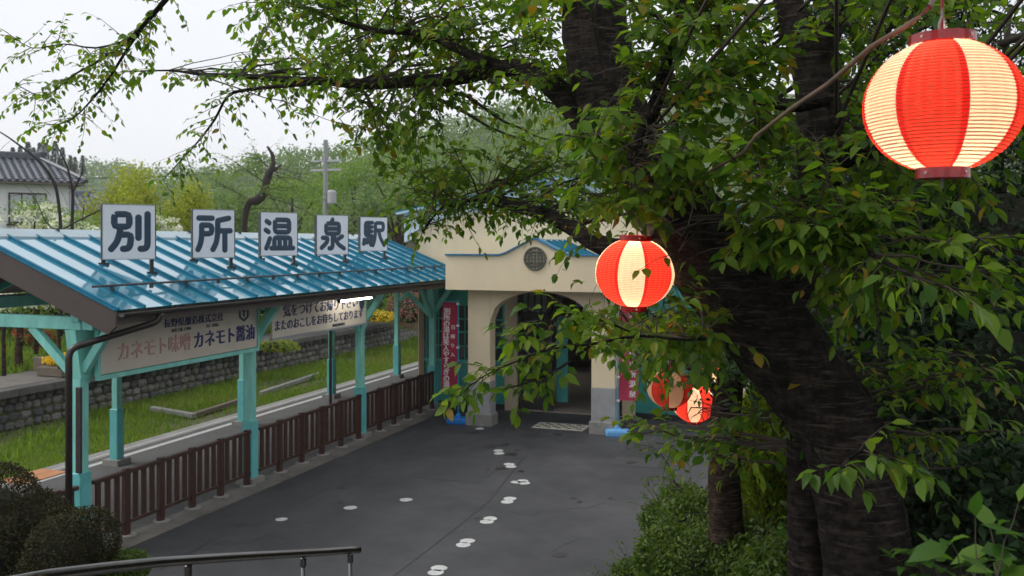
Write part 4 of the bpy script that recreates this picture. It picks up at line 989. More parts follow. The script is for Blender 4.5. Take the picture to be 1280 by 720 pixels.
# ------------------------------------------------------------------ the leaning cherry tree
ct = Tree(11)
tr = [(1112, 900, 4.62, .36), (1098, 780, 4.65, .265), (1085, 700, 4.7, .225), (1071, 610, 4.78, .215), (1046, 530, 4.88, .225), (1003, 470, 4.98, .235), (953, 405, 5.1, .25), (900, 335, 5.25, .26), (850, 272, 5.4, .24), (797, 195, 5.6, .215), (760, 120, 5.75, .21), (745, 40, 5.9, .21), (742, -60, 6.1, .20), (735, -220, 6.4, .16), (700, -420, 6.9, .10)]
trunk = ct.limb([P(a, b, c) for a, b, c, _ in tr], [q[3] for q in tr], 48, .045, 8)
ct.limb([P(1012, 900, 5.0), P(1010, 690, 5.05), P(1008, 600, 5.08), P(1010, 530, 5.1), P(1020, 480, 5.05), P(1000, 430, 5.08)], [.14, .105, .105, .115, .12, .08], 18, .05, 4)
limbB = ct.limb([P(960, 400, 5.1), P(990, 330, 5.2), P(1012, 260, 5.35), P(1022, 190, 5.5), P(1020, 120, 5.65), P(1005, 60, 5.8), P(985, 0, 6.0), P(960, -120, 6.3), P(930, -260, 6.7)], [.16, .16, .15, .14, .13, .10, .09, .08, .06], 16, .06, 4)
ct.limb([P(1015, 90, 5.7), P(1035, 40, 5.7), P(1050, -10, 5.8), P(1075, -120, 6.0), P(1120, -260, 6.2)], [.08, .085, .08, .07, .05], 12, .05)
ct.limb([P(1010, 235, 5.4), P(1035, 205, 5.3), P(1065, 190, 5.2), P(1100, 178, 5.1), P(1170, 165, 5.0), P(1260, 130, 4.9), P(1360, 90, 4.8)], [.10, .085, .075, .07, .055, .04, .02], 12, .06)
ct.limb([P(1035, 205, 5.3), P(1045, 160, 5.25), P(1040, 125, 5.3), P(1000, 132, 5.3), P(960, 128, 5.3), P(900, 108, 5.2)], [.05, .045, .04, .04, .035, .02], 10, .06)
limbC = ct.limb([P(770, 250, 5.3), P(790, 205, 5.15), P(808, 160, 5.05), P(822, 120, 5.0), P(835, 70, 5.0), P(850, 10, 5.05), P(862, -80, 5.2)], [.05, .045, .042, .038, .032, .028, .02], 10, .05)
brG = ct.limb([P(860, 300, 5.45), P(800, 312, 5.6), P(750, 306, 5.8), P(715, 284, 6.0), P(680, 268, 6.2), P(640, 257, 6.4), P(600, 250, 6.6), P(555, 258, 6.8), P(528, 290, 7.0)], [.075, .068, .062, .055, .047, .038, .02, .012, .006], 10, .06)
brD = ct.limb([P(742, 165, 5.75), P(715, 130, 5.9), P(690, 108, 6.0), P(655, 88, 6.2), P(620, 87, 6.4), P(570, 98, 6.6), P(515, 103, 6.8), P(455, 106, 7.0), P(415, 102, 7.1), P(370, 100, 7.2), P(320, 96, 7.4), P(255, 93, 7.6), P(210, 88, 7.8), P(150, 90, 7.9)], [.10, .09, .078, .066, .058, .052, .046, .04, .036, .03, .022, .015, .008, .004], 10, .07)
brD2 = ct.limb([P(650, 90, 6.2), P(590, 70, 6.3), P(530, 42, 6.5), P(470, 38, 6.7), P(400, 18, 6.9), P(330, -10, 7.2)], [.04, .032, .026, .02, .014, .008], 8, .05)
brE0 = ct.limb([P(735, -220, 6.4), P(600, -200, 6.5), P(450, -150, 6.6), P(320, -90, 6.7), P(240, -35, 6.75), P(205, 2, 6.8), P(185, 25, 6.85), P(160, 50, 6.9), P(120, 78, 7.0), P(90, 95, 7.1), P(55, 120, 7.2), P(20, 105, 7.3)], [.08, .065, .05, .035, .026, .021, .018, .015, .010, .007, .005, .003], 8, .05)
brE1 = ct.limb([P(185, 25, 6.85), P(160, 60, 6.95), P(138, 95, 7.05), P(110, 130, 7.15), P(85, 152, 7.2), P(58, 156, 7.3)], [.014, .012, .010, .007, .005, .003], 6, .04)
brE2 = ct.limb([P(160, 50, 6.9), P(120, 60, 7.0), P(80, 55, 7.1), P(40, 60, 7.2), P(8, 40, 7.3)], [.009, .007, .005, .004, .003], 6, .04)
brF = ct.limb([P(415, 102, 7.1), P(350, 108, 7.2), P(310, 112, 7.3), P(285, 120, 7.35), P(268, 150, 7.4), P(245, 180, 7.5), P(222, 205, 7.6), P(203, 226, 7.7)], [.018, .016, .014, .012, .010, .007, .005, .003], 6, .04)
brH = ct.limb([P(905, 420, 5.0), P(860, 425, 4.6), P(800, 420, 4.45), P(740, 430, 4.3), P(690, 436, 4.25), P(645, 452, 4.2), P(605, 470, 4.15), P(577, 492, 4.1)], [.010, .008, .007, .006, .005, .004, .003, .002], 6, .04)
brH2 = ct.limb([P(800, 420, 4.45), P(750, 400, 4.3), P(705, 392, 4.2), P(665, 405, 4.15), P(640, 420, 4.1)], [.006, .005, .004, .003, .002], 6, .04)
brH3 = ct.limb([P(740, 430, 4.3), P(700, 460, 4.2), P(660, 478, 4.15), P(632, 486, 4.1)], [.008, .006, .004, .003], 6, .04)
brJ = ct.limb([P(990, 330, 5.2), P(1050, 300, 4.6), P(1110, 330, 4.0), P(1170, 355, 3.6), P(1215, 365, 3.3)], [.02, .015, .011, .007, .004], 6, .04)
brK = ct.limb([P(1020, 560, 4.6), P(1040, 590, 4.2), P(1060, 575, 3.9), P(1085, 560, 3.8), P(1120, 575, 3.7)], [.012, .010, .008, .006, .003], 6, .04)
for b, n, L, leaf, nl in ((brE0, 50, .36, .066, 8), (brE1, 30, .32, .066, 8), (brE2, 24, .30, .066, 8), (brF, 34, .32, .066, 7), (brD, 60, .42, .080, 9), (brD2, 26, .40, .082, 9), (brG, 34, .34, .072, 8)):
    ct.dress(b, n, L, leaf, nl, .42 if b is brE0 else .12)
ct.dress(brH, 34, .18, .076, 6, .22, .8, .03, .35); ct.dress(brH2, 17, .16, .078, 6, .15, .8, .03, .35); ct.dress(brH3, 10, .15, .078, 6, .2, .8, .03, .35)
ct.dress(brJ, 12, .26, .098, 5, .3, .8, .6); ct.dress(brK, 11, .22, .098, 5, .3, .8, .6); ct.dress(limbC, 16, .35, .09, 7, .4)
def region(n, x0, x1, y0, y1, d0, d1, leaf, ntw, L, nl, mask=None, droop=.18):
    k = 0
    while k < n:
        x, y = ct.r.uniform(x0, x1), ct.r.uniform(y0, y1)
        if mask and not mask(x, y): continue
        ct.reach(P(x, y, ct.r.uniform(d0, d1)), leaf, ntw, L, nl, droop=droop); k += 1
region(15, 330, 560, -40, 80, 6.4, 7.8, .082, 9, .40, 9)
region(19, 440, 720, -30, 235, 7.4, 10., .082, 11, .45, 10)
region(9, 330, 480, -30, 120, 7.6, 10., .08, 9, .4, 9)
region(20, 460, 720, -30, 190, 5.6, 7.4, .084, 9, .40, 9)
region(22, 520, 770, 175, 275, 6.6, 9., .070, 10, .38, 10)
region(6, 380, 520, 130, 215, 6.0, 7.2, .082, 8, .36, 9, lambda x, y: y < 225-(520-x)*.35)
region(7, 480, 700, 175, 260, 6.2, 7.6, .078, 9, .36, 9)
region(36, 690, 1000, -20, 255, 4.2, 5.2, .092, 10, .38, 9)
region(30, 640, 1000, -20, 260, 5.9, 8.0, .085, 11, .42, 10)
region(34, 980, 1290, -30, 230, 4.6, 7.5, .086, 11, .42, 10, lambda x, y: not (x > 1200 and 15 < y < 90))
region(20, 840, 1080, 215, 335, 4.3, 4.9, .092, 9, .34, 8)
region(20, 1040, 1290, 240, 480, 4.2, 5.6, .095, 7, .36, 7)
region(11, 770, 900, 385, 470, 4.6, 5.6, .090, 8, .34, 8)
region(9, 780, 900, 450, 560, 5.2, 6.4, .088, 8, .34, 8)
region(5, 690, 790, 350, 400, 4.8, 5.6, .09, 6, .30, 7)
region(7, 1100, 1290, 460, 600, 4.4, 5.8, .092, 7, .34, 7)
for k in range(34):                      # unseen boughs over the steps and the camera, added to darken the trunk
    q = Vector((ct.r.uniform(-2.8, 4.2), ct.r.uniform(-2.5, 4.5), ct.r.uniform(6.6, 8.4))); z_ = pix(q)
    if z_[2] < .3 or z_[1] < -420: ct.reach(q, .10, 13, .6, 9, rmin=.04, maxr=.012, jit=1.2)
# the crown goes on above the view
region(34, 300, 1500, -700, -60, 4.6, 8.5, .10, 12, .55, 10)
region(14, 1290, 1700, -400, 300, 3.8, 6.5, .10, 12, .5, 10)
PR_ = [(1178, 133, 118, 2.8), (793, 341, 66, 5.6), (867, 510, 32, 10), (838, 500, 17, 9.4), (740, 40, 38, 5.6), (760, 100, 34, 5.5), (800, 180, 28, 5.05), (814, 140, 26, 4.95), (826, 105, 22, 4.9), (1020, 90, 36, 5.3), (1025, 150, 30, 5.3), (872, 290, 42, 5.3), (930, 360, 40, 5.1)]
# twig across the second lantern, reddish leaves lit by it
lt = Tree(77); lt.twig(P(842, 318, 4.95), P(776, 322, 4.9)-P(842, 318, 4.95), .25, .075, 3, .1)
lt.finish('cherry_twig', 'small leafy twig hanging across the lantern by the trunk', P(842, 318, 4.95), M['twig'], M['leaf'], cat='twig')
ct.finish('cherry_tree', 'big leaning cherry tree with dark trunk and leafy boughs over the forecourt', P(1098, 790, 4.65), M['bark'], M['leaf'], 298, M['leaf_o'], prune=PR_)

# smaller cherry trunk farther down the bank
c2t = Tree(5)
b2p = P(912, 700, 9.0); 
c2t.limb([b2p, P(909, 680, 9.0), P(905, 620, 9.0), P(906, 560, 9.0), P(908, 510, 9.05), P(918, 450, 9.1), P(930, 380, 9.3), P(925, 300, 9.5)], [.24, .18, .155, .15, .145, .13, .11, .08], 16, .06, 4)
c2t.limb([P(908, 505, 9.05), P(885, 475, 9.0), P(855, 455, 8.9), P(820, 440, 8.8)], [.05, .04, .03, .012], 8)
for k in range(12): c2t.reach(P(c2t.r.uniform(800, 930), c2t.r.uniform(395, 480), c2t.r.uniform(8.2, 9.2)), .085, 8, .36, 8)
for k in range(8): c2t.reach(P(c2t.r.uniform(900, 1010), c2t.r.uniform(350, 480), c2t.r.uniform(8.4, 10.2)), .085, 8, .36, 8)
c2t.finish('cherry_tree', 'slim cherry trunk rising from the low hedge beside the hanging lanterns', b2p, M['bark2'], M['leaf_small'])

# ------------------------------------------------------------------ shrubs
def bush(name, label, c, rad, n, leaf, leafm, core, group=None, lump=9, cat='shrub', shell=.75, up=.35):
    c = Vector(c); base = Vector((c.x, c.y, c.z-rad[2]*.8)); t = thing(name, label, cat, base, group=group)
    bm = bmesh.new(); bmesh.ops.create_icosphere(bm, subdivisions=3, radius=1); q = random.Random(n)
    for v in bm.verts: v.co = Vector((v.co.x*rad[0], v.co.y*rad[1], v.co.z*rad[2]))*(.66+q.uniform(-.05, .05))+(c-base)
    me = bpy.data.meshes.new('dark_core'); bm.to_mesh(me); bm.free(); me.materials.append(core); link('dark_core', me, t)  # solid dark core added behind the leaves, no separate stems
    T = cards(n, c-base, rad, leaf, up, shell, RNG, .6, lump=lump); vv, ff = leaves_np(T, False); link('leaves', np_mesh('leaves', vv, ff, leafm), t, kind='stuff'); return t
core = mat('bush_core', (.014, .014, .008), .95, .3, 12)
bush('clipped_bush', 'large dark clipped bush at the lower left corner', P(-8, 668, 9.3), (.68, .68, .66), 26000, .035, M['leaf_olive'], core, 'clipped bushes at the foot of the steps', 12, shell=.85)
bush('clipped_bush', 'rounded dark clipped bush between the corner bush and the railing', P(84, 690, 9.0), (.47, .47, .50), 18000, .033, M['leaf_olive'], core, 'clipped bushes at the foot of the steps', 10, shell=.85)
bush('clipped_bush', 'small greener bush tucked beside the dark clipped bushes', P(150, 715, 9.2), (.27, .27, .24), 6000, .035, M['leaf_azalea'], core, 'clipped bushes at the foot of the steps', 6, shell=.8)
az_ = [(858, 712, 9.6, .56, .46), (905, 715, 9.2, .60, .5), (975, 722, 8.8, .6, .5), (872, 672, 10.4, .50, .46), (852, 650, 11.4, .48, .40), (1030, 735, 8.0, .6, .5), (1000, 735, 6.1, .40, .28), (812, 738, 9.6, .42, .33)]
wd_ = ['nearest the asphalt edge', 'in front of the slim trunk', 'under the golden conifer', 'left of the slim trunk', 'farthest along the asphalt edge', 'at the foot of the leaning trunk', 'between the golden conifer and the leaning trunk', 'spilling lowest at the bottom edge']
for (x, y, d, r, h), w in zip(az_, wd_):
    t = bush('azalea_bush', 'low green azalea bush '+w, P(x, y, d), (r, r, h), 8000, .060, M['leaf_azalea'], core, 'azalea bushes along the bank', 12, shell=.75, up=.6)
    s = Tree(int(x)); q0 = Vector((0, 0, h*.8))
    for k in range(34):
        dd = Vector((s.r.gauss(0, 1), s.r.gauss(0, 1), abs(s.r.gauss(0, .8))+.15)).normalized(); s.twig(q0+Vector((dd.x*r, dd.y*r, dd.z*h))*.82, dd+Vector((0, 0, .5)), s.r.uniform(.14, .34), .05, 9, 0.)
    s.tw.build('shoots', M['twig'], t, kind='stuff'); vv, ff = leaves_np(np.array(s.T)); link('new_leaves', np_mesh('new_leaves', vv, ff, M['leaf_azalea']), t, kind='stuff')
# a few upright azalea sprigs against the asphalt
for x, y, d, lab in ((835, 600, 10.6, 'leafy sprig of azalea standing up before the asphalt'), (812, 560, 11.5, 'loose leafy sprig reaching over the asphalt below the lanterns')):
    s = Tree(int(x)); b0 = P(x+40, y+70, d); s.limb([b0, P(x+25, y+25, d), P(x+5, y, d), P(x-20, y-5, d)], [.01, .007, .005, .003], 5); s.dress(s.br[0][0], 16, .28, .05, 9, .1)
    s.finish('azalea_sprig', lab, b0, M['twig'], M['leaf_azalea'], cat='shrub')
# golden conifer column
T = []; gc = P(960, 590, 9.6); gb = Vector((gc.x, gc.y, float(bank(gc.x, gc.y))))
t = thing('golden_conifer', 'yellow green conifer shrub between the slim trunk and leaning trunk', 'shrub', gb)
n = 14000; zz2 = RNG.uniform(0, 1, n); a = RNG.uniform(0, 6.283, n); rr = .40*np.sqrt(np.maximum(0, 1-zz2**2.5))*RNG.uniform(.7, 1.05, n)*(1+.15*np.sin(a*5+zz2*9)); hgt = P(960, 475, 9.6).z-gb.z
pos = np.stack([rr*np.cos(a), rr*np.sin(a), zz2*hgt], 1); dr = np.stack([np.cos(a)*.6, np.sin(a)*.6, RNG.uniform(.1, 1.2, n)], 1); nm = np.stack([np.cos(a)+RNG.normal(0, .5, n), np.sin(a)+RNG.normal(0, .5, n), RNG.normal(0, .3, n)], 1); ll = RNG.uniform(.05, .10, n)
vv, ff = leaves_np(np.hstack([pos, dr, nm, ll[:, None], (ll*.4)[:, None]]), False); link('sprays', np_mesh('sprays', vv, ff, M['leaf_gold']), t, kind='stuff')
MB().tube([(0, 0, -.2), (0, 0, hgt*.5), (0, 0, hgt*.9)], [.06, .04, .01], 8).build('stem', M['twig'], t)
MB().lathe([(.01, 0), (.26, .05), (.27, hgt*.4), (.21, hgt*.75), (.01, hgt*.93)], 12).build('inner_core', mat('conifer_core', (.04, .045, .012), .95, .3, 14), t)  # solid dark filler added inside the sprays, no separate branches

# dark evergreen trees that close the view on the right
def evergreen(label, base, H, rad, n, leaf, seed):
    s = Tree(seed); b = Vector(base); s.limb([b+Vector((0, 0, -.3)), b+Vector((.1, 0, H*.3)), b+Vector((0, .15, H*.6)), b+Vector((.1, .1, H*.95))], [.09, .075, .06, .02], 10)
    for k in range(16):
        a = s.r.uniform(0, 6.28); z = H*s.r.uniform(.15, .9); s.limb([b+Vector((0, .05, z)), b+Vector((math.cos(a)*rad*.4, math.sin(a)*rad*.4, z+.2)), b+Vector((math.cos(a)*rad*.85, math.sin(a)*rad*.85, z+.25))], [.04, .025, .008], 5, 0, 2)
    for k in range(26):
        a = s.r.uniform(0, 6.28); z = H*s.r.uniform(.08, .98); rr = rad*s.r.uniform(.35, .9)*math.sqrt(max(.12, 1-((z/H-.45)/.6)**2)); q = s.r.uniform(.55, .95)
        s.T += cards(n//26, b+Vector((math.cos(a)*rr, math.sin(a)*rr, z)), (q*.75, q*.75, q*.6), leaf, .5, .1, RNG, .42).tolist()
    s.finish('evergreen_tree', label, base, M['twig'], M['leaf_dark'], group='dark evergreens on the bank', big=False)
for lab, x_, y_, sd in (('unseen dark evergreen tree beside the camera, added to shade the bank', 4.6, 2.2, 21), ('unseen dark evergreen tree behind the camera, added to shade the trunk', 2.8, -3.0, 22), ('unseen dark evergreen tree beside the top of the steps, added for shade', -4.2, -3.6, 23)):
    evergreen(lab, (x_, y_, float(bank(x_, y_))), 7.0, 1.9, 9000, .12, sd)  # these stand out of view, added to shade the trunk and bank
for lab, px_, d_, H, rad, n, sd in (('dark evergreen tree directly behind the leaning cherry trunk', 1090, 8.2, 5.2, 1.25, 16000, 1), ('dark evergreen tree behind the large lantern at the frame edge', 1250, 8.6, 4.3, 1.4, 16000, 2), ('dark evergreen tree deeper in shade between two others', 1180, 11.0, 4.6, 1.7, 10000, 3), ('tall dark evergreen tree farthest up the bank', 1020, 13.5, 5.0, 1.6, 9000, 4), ('dark evergreen tree partly outside the frame edge', 1420, 8.5, 5.5, 1.7, 9000, 6), ('dark evergreen tree deep behind the big lantern', 1290, 13.0, 5.0, 2.2, 9000, 8)):
    q = P(px_, 303, d_); evergreen(lab, (q.x, q.y, float(bank(q.x, q.y))), H, rad, n, .095, sd)
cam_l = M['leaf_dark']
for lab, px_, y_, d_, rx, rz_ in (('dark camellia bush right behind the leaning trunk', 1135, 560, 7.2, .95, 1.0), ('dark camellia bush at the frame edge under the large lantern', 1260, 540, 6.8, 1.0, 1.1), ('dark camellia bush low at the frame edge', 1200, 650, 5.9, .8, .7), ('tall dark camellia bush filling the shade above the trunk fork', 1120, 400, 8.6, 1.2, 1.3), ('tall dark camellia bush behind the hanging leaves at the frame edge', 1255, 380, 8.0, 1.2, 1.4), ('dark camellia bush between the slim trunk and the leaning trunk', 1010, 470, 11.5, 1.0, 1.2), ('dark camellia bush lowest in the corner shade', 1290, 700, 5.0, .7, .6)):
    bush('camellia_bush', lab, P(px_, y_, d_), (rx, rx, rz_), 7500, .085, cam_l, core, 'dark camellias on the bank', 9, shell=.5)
# broad-leaved plant at the lower right corner and undergrowth
for x, y, d, lab, n, lf in ((1245, 735, 2.3, 'bright broad leaves close to the lens in the lower right corner', 5, .105), (1010, 640, 5.2, 'leafy sprouts at the foot of the leaning trunk', 9, .085), (1180, 690, 4.4, 'dim leafy undergrowth to the right of the leaning trunk', 7, .09)):
    s = Tree(int(x)+3); b0 = P(x, y+60, d)
    for k in range(n): s.twig(b0+Vector((s.r.uniform(-.12, .12), s.r.uniform(-.12, .12), s.r.uniform(0, .1))), Vector((s.r.uniform(-.9, .9), s.r.uniform(-.6, .6), 1)), .22, lf, 6, .3)
    s.finish('leafy_plant', lab, b0, M['twig'], M['leaf_small'], cat='plant')

# ------------------------------------------------------------------ beyond the tracks: garden, houses, trees, hill
def simple_tree(name, label, base, H, crown, leafm, n, leaf, seed, group=None, trunk_r=.12, clumps=14, barkm=None, lean=0, limbs=7, cz=.62):
    s = Tree(seed); b = Vector(base); r = s.r; top = b+Vector((lean*H, 0, H*.8))
    s.limb([b+Vector((0, 0, -.3)), b+Vector((lean*H*.3+r.uniform(-.1, .1)*crown[0], 0, H*.3)), b+Vector((lean*H*.7, r.uniform(-.1, .1)*crown[0], H*.55)), top], [trunk_r*1.2, trunk_r, trunk_r*.7, trunk_r*.2], 8, .06)
    for k in range(clumps):
        a = r.uniform(0, 6.28); u = r.uniform(-.9, .95); q = math.sqrt(1-u*u)*r.uniform(.5, .85)
        c = b+Vector((lean*H*.6+crown[0]*q*math.cos(a), crown[1]*q*math.sin(a), H*cz+crown[2]*u*.75)); w = r.uniform(.28, .5)
        if k < limbs: s.limb([b+Vector((lean*H*.3, 0, H*r.uniform(.25, .5))), (b+Vector((lean*H*.4, 0, H*.5))).lerp(c, .5), c], [trunk_r*.5, trunk_r*.3, trunk_r*.08], 5, .05, 3)
        s.T += cards(n//clumps, c, (crown[0]*w, crown[1]*w, crown[2]*w*.8), leaf, .4, .05, RNG, .6).tolist()
    return s.finish(name, label, base, barkm or M['bark2'], leafm, group=group, big=False)
def gpt(px_, d_, z=0.): q = P(px_, 303, d_); return (q.x, q.y, z)
# yellow-green tree cluster behind the first sign
simple_tree('yellow_maple', 'bright yellow green tree left of the first roof sign', gpt(162, 33, .9), 5.9, (1.6, 1.6, 2.4), M['leaf_yellow'], 14000, .13, 31, 'yellow green garden trees', .09, 22)
simple_tree('yellow_maple', 'bright yellow green tree between the first and second roof signs', gpt(222, 35, .9), 5.4, (1.7, 1.6, 2.3), M['leaf_yellow'], 14000, .13, 32, 'yellow green garden trees', .09, 22)
simple_tree('yellow_maple', 'low yellow green shrub tree just left of the nearest roof sign', gpt(134, 30, .9), 4.2, (.9, .9, 1.4), M['leaf_yellow'], 6000, .12, 33, 'yellow green garden trees', .06, 12)
# flowering dogwoods
def dogwood(label, px_, d_, H, crown, seed, n=1500, z=.6):
    t = simple_tree('dogwood_tree', label, gpt(px_, d_, z), H, crown, M['leaf_mid'], n, .10, seed, 'white flowering dogwoods', .05, 16)
    T = []
    for k in range(26):
        a = random.uniform(0, 6.28); u = random.uniform(-.8, .9); q = math.sqrt(1-u*u)*random.uniform(.4, 1); T += cards(34, (crown[0]*q*math.cos(a), crown[1]*q*math.sin(a), H*.62+crown[2]*u*.8), (crown[0]*.26, crown[1]*.26, crown[2]*.10), .12, .8, .0, RNG, .9).tolist()
    vv, ff = leaves_np(np.array(T), False); link('blossom', np_mesh('blossom', vv, ff, M['petal_w']), t, kind='stuff')
dogwood('white flowering dogwood in front of the tiled house window', 45, 28, 5.7, (1.3, 1.2, 1.1), 41, z=.9)
dogwood('white flowering dogwood seen just left of the first roof sign', 105, 27, 5.3, (1.0, 1.0, .9), 42, 1100, z=.9)
dogwood('white flowering dogwood seen just right of the first roof sign', 200, 29, 5.4, (.8, .8, .8), 43, 900, z=.9)
dogwood('white flowering dogwood glimpsed under the near gable of the shelter', 5, 25.5, 3.4, (1.4, 1.3, .9), 44, 1400)
dogwood('white flowering dogwood seen behind the near teal post', 75, 27, 3.3, (1.1, 1.1, .8), 45, 1100)
# bare dark tree before the house
s = Tree(51); d = 24
s.limb([P(76, 420, d), P(76, 300, d), P(74, 260, d), P(69, 232, d), P(60, 215, d), P(45, 198, d), P(25, 182, d), P(0, 165, d), P(-30, 150, d)], [.05, .045, .04, .04, .038, .032, .026, .017, .007], 8)
s.limb([P(90, 420, d+.3), P(90, 300, d+.3), P(91, 250, d+.3), P(90, 236, d+.3), P(86, 215, d+.3), P(78, 195, d+.3), P(68, 176, d+.3)], [.05, .045, .04, .034, .027, .019, .007], 8)
s.limb([P(91, 240, d+.3), P(98, 226, d+.2), P(105, 211, d+.1)], [.03, .023, .008], 6)
s.limb([P(76, 290, d), P(64, 284, d+.1), P(56, 275, d), P(40, 244, d), P(12, 246, d-.1)], [.02, .018, .015, .01, .004], 5)
for k in range(14): s.twig(P(random.uniform(0, 100), random.uniform(175, 270), d), Vector((random.uniform(-1, 1), random.uniform(-1, 1), .6)), .7, .05, 0)
s.finish('bare_tree', 'bare dark forked tree standing before the tiled house', P(80, 420, d), mat('dark_bare_bark', (.03, .025, .025), .9, .3, 8), M['leaf_mid'])
s = Tree(52)
s.limb([P(70, 292, 23), P(90, 280, 22.6), P(110, 270, 22.2), P(128, 261, 22)], [.02, .022, .02, .015], 6); s.T.append((*P(110, 270, 22.2), 1, 0, 0, 0, 0, 1, .06, .04)); 
s.finish('leaning_branch', 'thin dark pole slanting up to the first roof sign', P(70, 292, 23), mat('dark_bare_bark', ()), M['leaf_mid'], cat='branch')
# sign-side bare cherry limb, utility pole
s = Tree(53); d = 38
s.limb([P(308, 420, d), P(305, 300, d), P(310, 257, d), P(322, 250, d), P(331, 240, d), P(334, 222, d), P(341, 208, d), P(341, 195, d), P(334, 183, d)], [.10, .10, .13, .19, .18, .15, .11, .08, .04], 16, .10, 5)
s.limb([P(338, 214, d), P(346, 210, d), P(352, 206, d)], [.12, .07, .02], 6)
for k in range(16): s.reach(P(s.r.uniform(262, 420), s.r.uniform(192, 275), d+s.r.uniform(-2, 1)), .15, 10, 1.3, 14, maxr=.05, rmin=.1, jit=.8)
s.finish('gnarled_cherry', 'gnarled old cherry with a crooked dark limb above the middle signs', P(308, 420, d), mat('gnarled_bark', (.045, .035, .033), .9, .3, 5, .5), M['leaf_mid'], big=False)
up_ = thing('utility_pole', 'grey concrete utility pole rising above the fourth roof sign', 'pole', gpt(407, 46, .9)); ub = Vector(up_.location)
ztop = P(407, 175, 46).z-ub.z
MB().tube([(0, 0, -.3), (0, 0, ztop)], [.17, .11], 12).build('shaft', mat('pole_concrete', (.30, .31, .33), .8, .1, 3), up_)
for z in (1.05, 1.5): MB().box((0, 0, ztop-z), (1.7, .1, .1)).build('crossarm', mat('pole_steel', (.45, .46, .48), .5, .1), up_)
for k in range(4): MB().lathe([(.0, 0), (.05, .0), (.06, .08), (.03, .16), (0, .17)], 8, (-.7+k*.46, 0, ztop-1.0)).build('insulator', mat('porcelain', (.7, .7, .7), .3, .05), up_)
MB().lathe([(0, 0), (.2, 0), (.22, .05), (.22, .6), (.18, .68), (0, .7)], 12, (.36, 0, ztop-3.2)).build('transformer', mat('pole_steel', ()), up_)
MB().tube([P(405, 202, 46), P(300, 215, 40), P(180, 222, 36), P(0, 224, 30), P(-100, 222, 28)], .012, 5).build('power_line', M['steel_leg'], label='thin power line running from the utility pole past the houses', cat='cable')

# tiled house on the left
def tiled_house(name, label, px_, d_, rot, wdt, dep, hw, hr_, wallm, tile, window=True, nr=26):
    q = gpt(px_, d_, .8); q = (q[0]-math.cos(rot)*wdt/2-math.sin(rot)*dep/2, q[1]-math.sin(rot)*wdt/2+math.cos(rot)*dep/2, q[2]); t = thing(name, label, 'house', q, rot)
    MB().box((0, 0, hw/2), (wdt, dep, hw)).build('wall', wallm, t)
    ov = .6; hx, hy = wdt/2+ov, dep/2+ov; hz = hw-.08; rid = wdt/2-.75
    planes = [[(-hx, -hy), (hx, -hy), (rid, 0), (-rid, 0)], [(hx, hy), (-hx, hy), (-rid, 0), (rid, 0)], [(hx, -hy), (hx, hy), (rid, 0), (rid, 0)], [(-hx, hy), (-hx, -hy), (-rid, 0), (-rid, 0)]]
    b = MB()
    for (e0, e1, r1, r0) in planes:
        E0, E1, R1, R0 = Vector((*e0, hz)), Vector((*e1, hz)), Vector((*r1, hz+hr_)), Vector((*r0, hz+hr_)); L = (E1-E0).length; n = int(L/.28)
        b.add([E0, E1, R1, R0], [(0, 1, 2, 3)])
        ax = (E1-E0).normalized(); s0 = (R0-E0).dot(ax); s1 = L-(R1-E1).dot(-ax)
        s1 = (R1-E0).dot(ax); up = ((R0-E0)-ax*s0)
        nv = ax.cross(up).normalized()
        for k in range(n):
            x = (k+.5)*L/n
            f = 1. if s0 <= x <= s1 else (x/s0 if x < s0 else (L-x)/(L-s1))
            if f < .05: continue
            p = E0+ax*x+nv*.02
            b.bar(p, p+up*f, .13, .09)
        rows = int(up.length/.30)
        for k in range(1, rows):                       # tile courses
            f = k/rows; p = E0+(ax*s0+up)*f+nv*.012; q2 = E1+(R1-E1)*f+nv*.012
            if (q2-p).length > .3: b.bar(p, q2, .03, .045)
    rf = b.build('roof', tile, t)
    MB().bar((-rid-.1, 0, hz+hr_+.12), (rid+.1, 0, hz+hr_+.12), .32, .34, bev=.05).build('ridge_tiles', tile, rf)
    for sx in (-1, 1):
        for sy in (-1, 1): MB().bar((sx*rid, 0, hz+hr_+.06), (sx*hx, sy*hy, hz+.08), .22, .2, bev=.04).build('hip_tiles', tile, rf)
        MB().lathe([(.0, 0), (.2, .0), (.22, .12), (.12, .26), (0, .28)], 10, (sx*(rid+.15), 0, hz+hr_+.2)).build('ridge_end', tile, rf)
    MB().box((0, 0, hz-.05), (2*hx-.1, 2*hy-.1, .10)).build('eave_soffit', mat('eave_wood', (.20, .17, .15), .8, .1), t)
    if window:
        for wx in (-2.4, wdt/2-1.6):
            w = MB().box((wx, -dep/2-.02, hw-1.2), (1.45, .10, 1.3)).build('window', mat('brown_sash', (.05, .03, .025), .5, .1), t)
            for k in range(3):
                MB().box((wx-.46+k*.46, -dep/2-.07, hw-1.2), (.40, .03, 1.16)).build('pane', mat('curtained_glass', (.42, .46, .48), .15, .1, 2), w)
            MB().box((wx, -dep/2-.12, hw-1.9), (1.6, .2, .07)).build('sill', mat('brown_sash', ()), w)
    MB().tube([(hx-.35, -hy+.15, hz-.05), (wdt/2+.06, -dep/2-.06, hz-.45), (wdt/2+.06, -dep/2-.06, 0)], .05, 8).build('drainpipe', mat('pole_steel', ()), t)
    return t
tile_m = mat('grey_kawara', (.075, .085, .105), .38, .3, 6, spec=.6)
wl_m = mat('white_siding', (.74, .77, .78), .7, .05, 3, stretch=(1, 1, .2))
hq = P(85, 303, 38); hrot = R(14)
tiled_house('tiled_house', 'white walled house with grey tiled roof behind the shelter ridge', 86, 40, R(55), 9.5, 5.6, 5.85, 1.2, wl_m, tile_m)
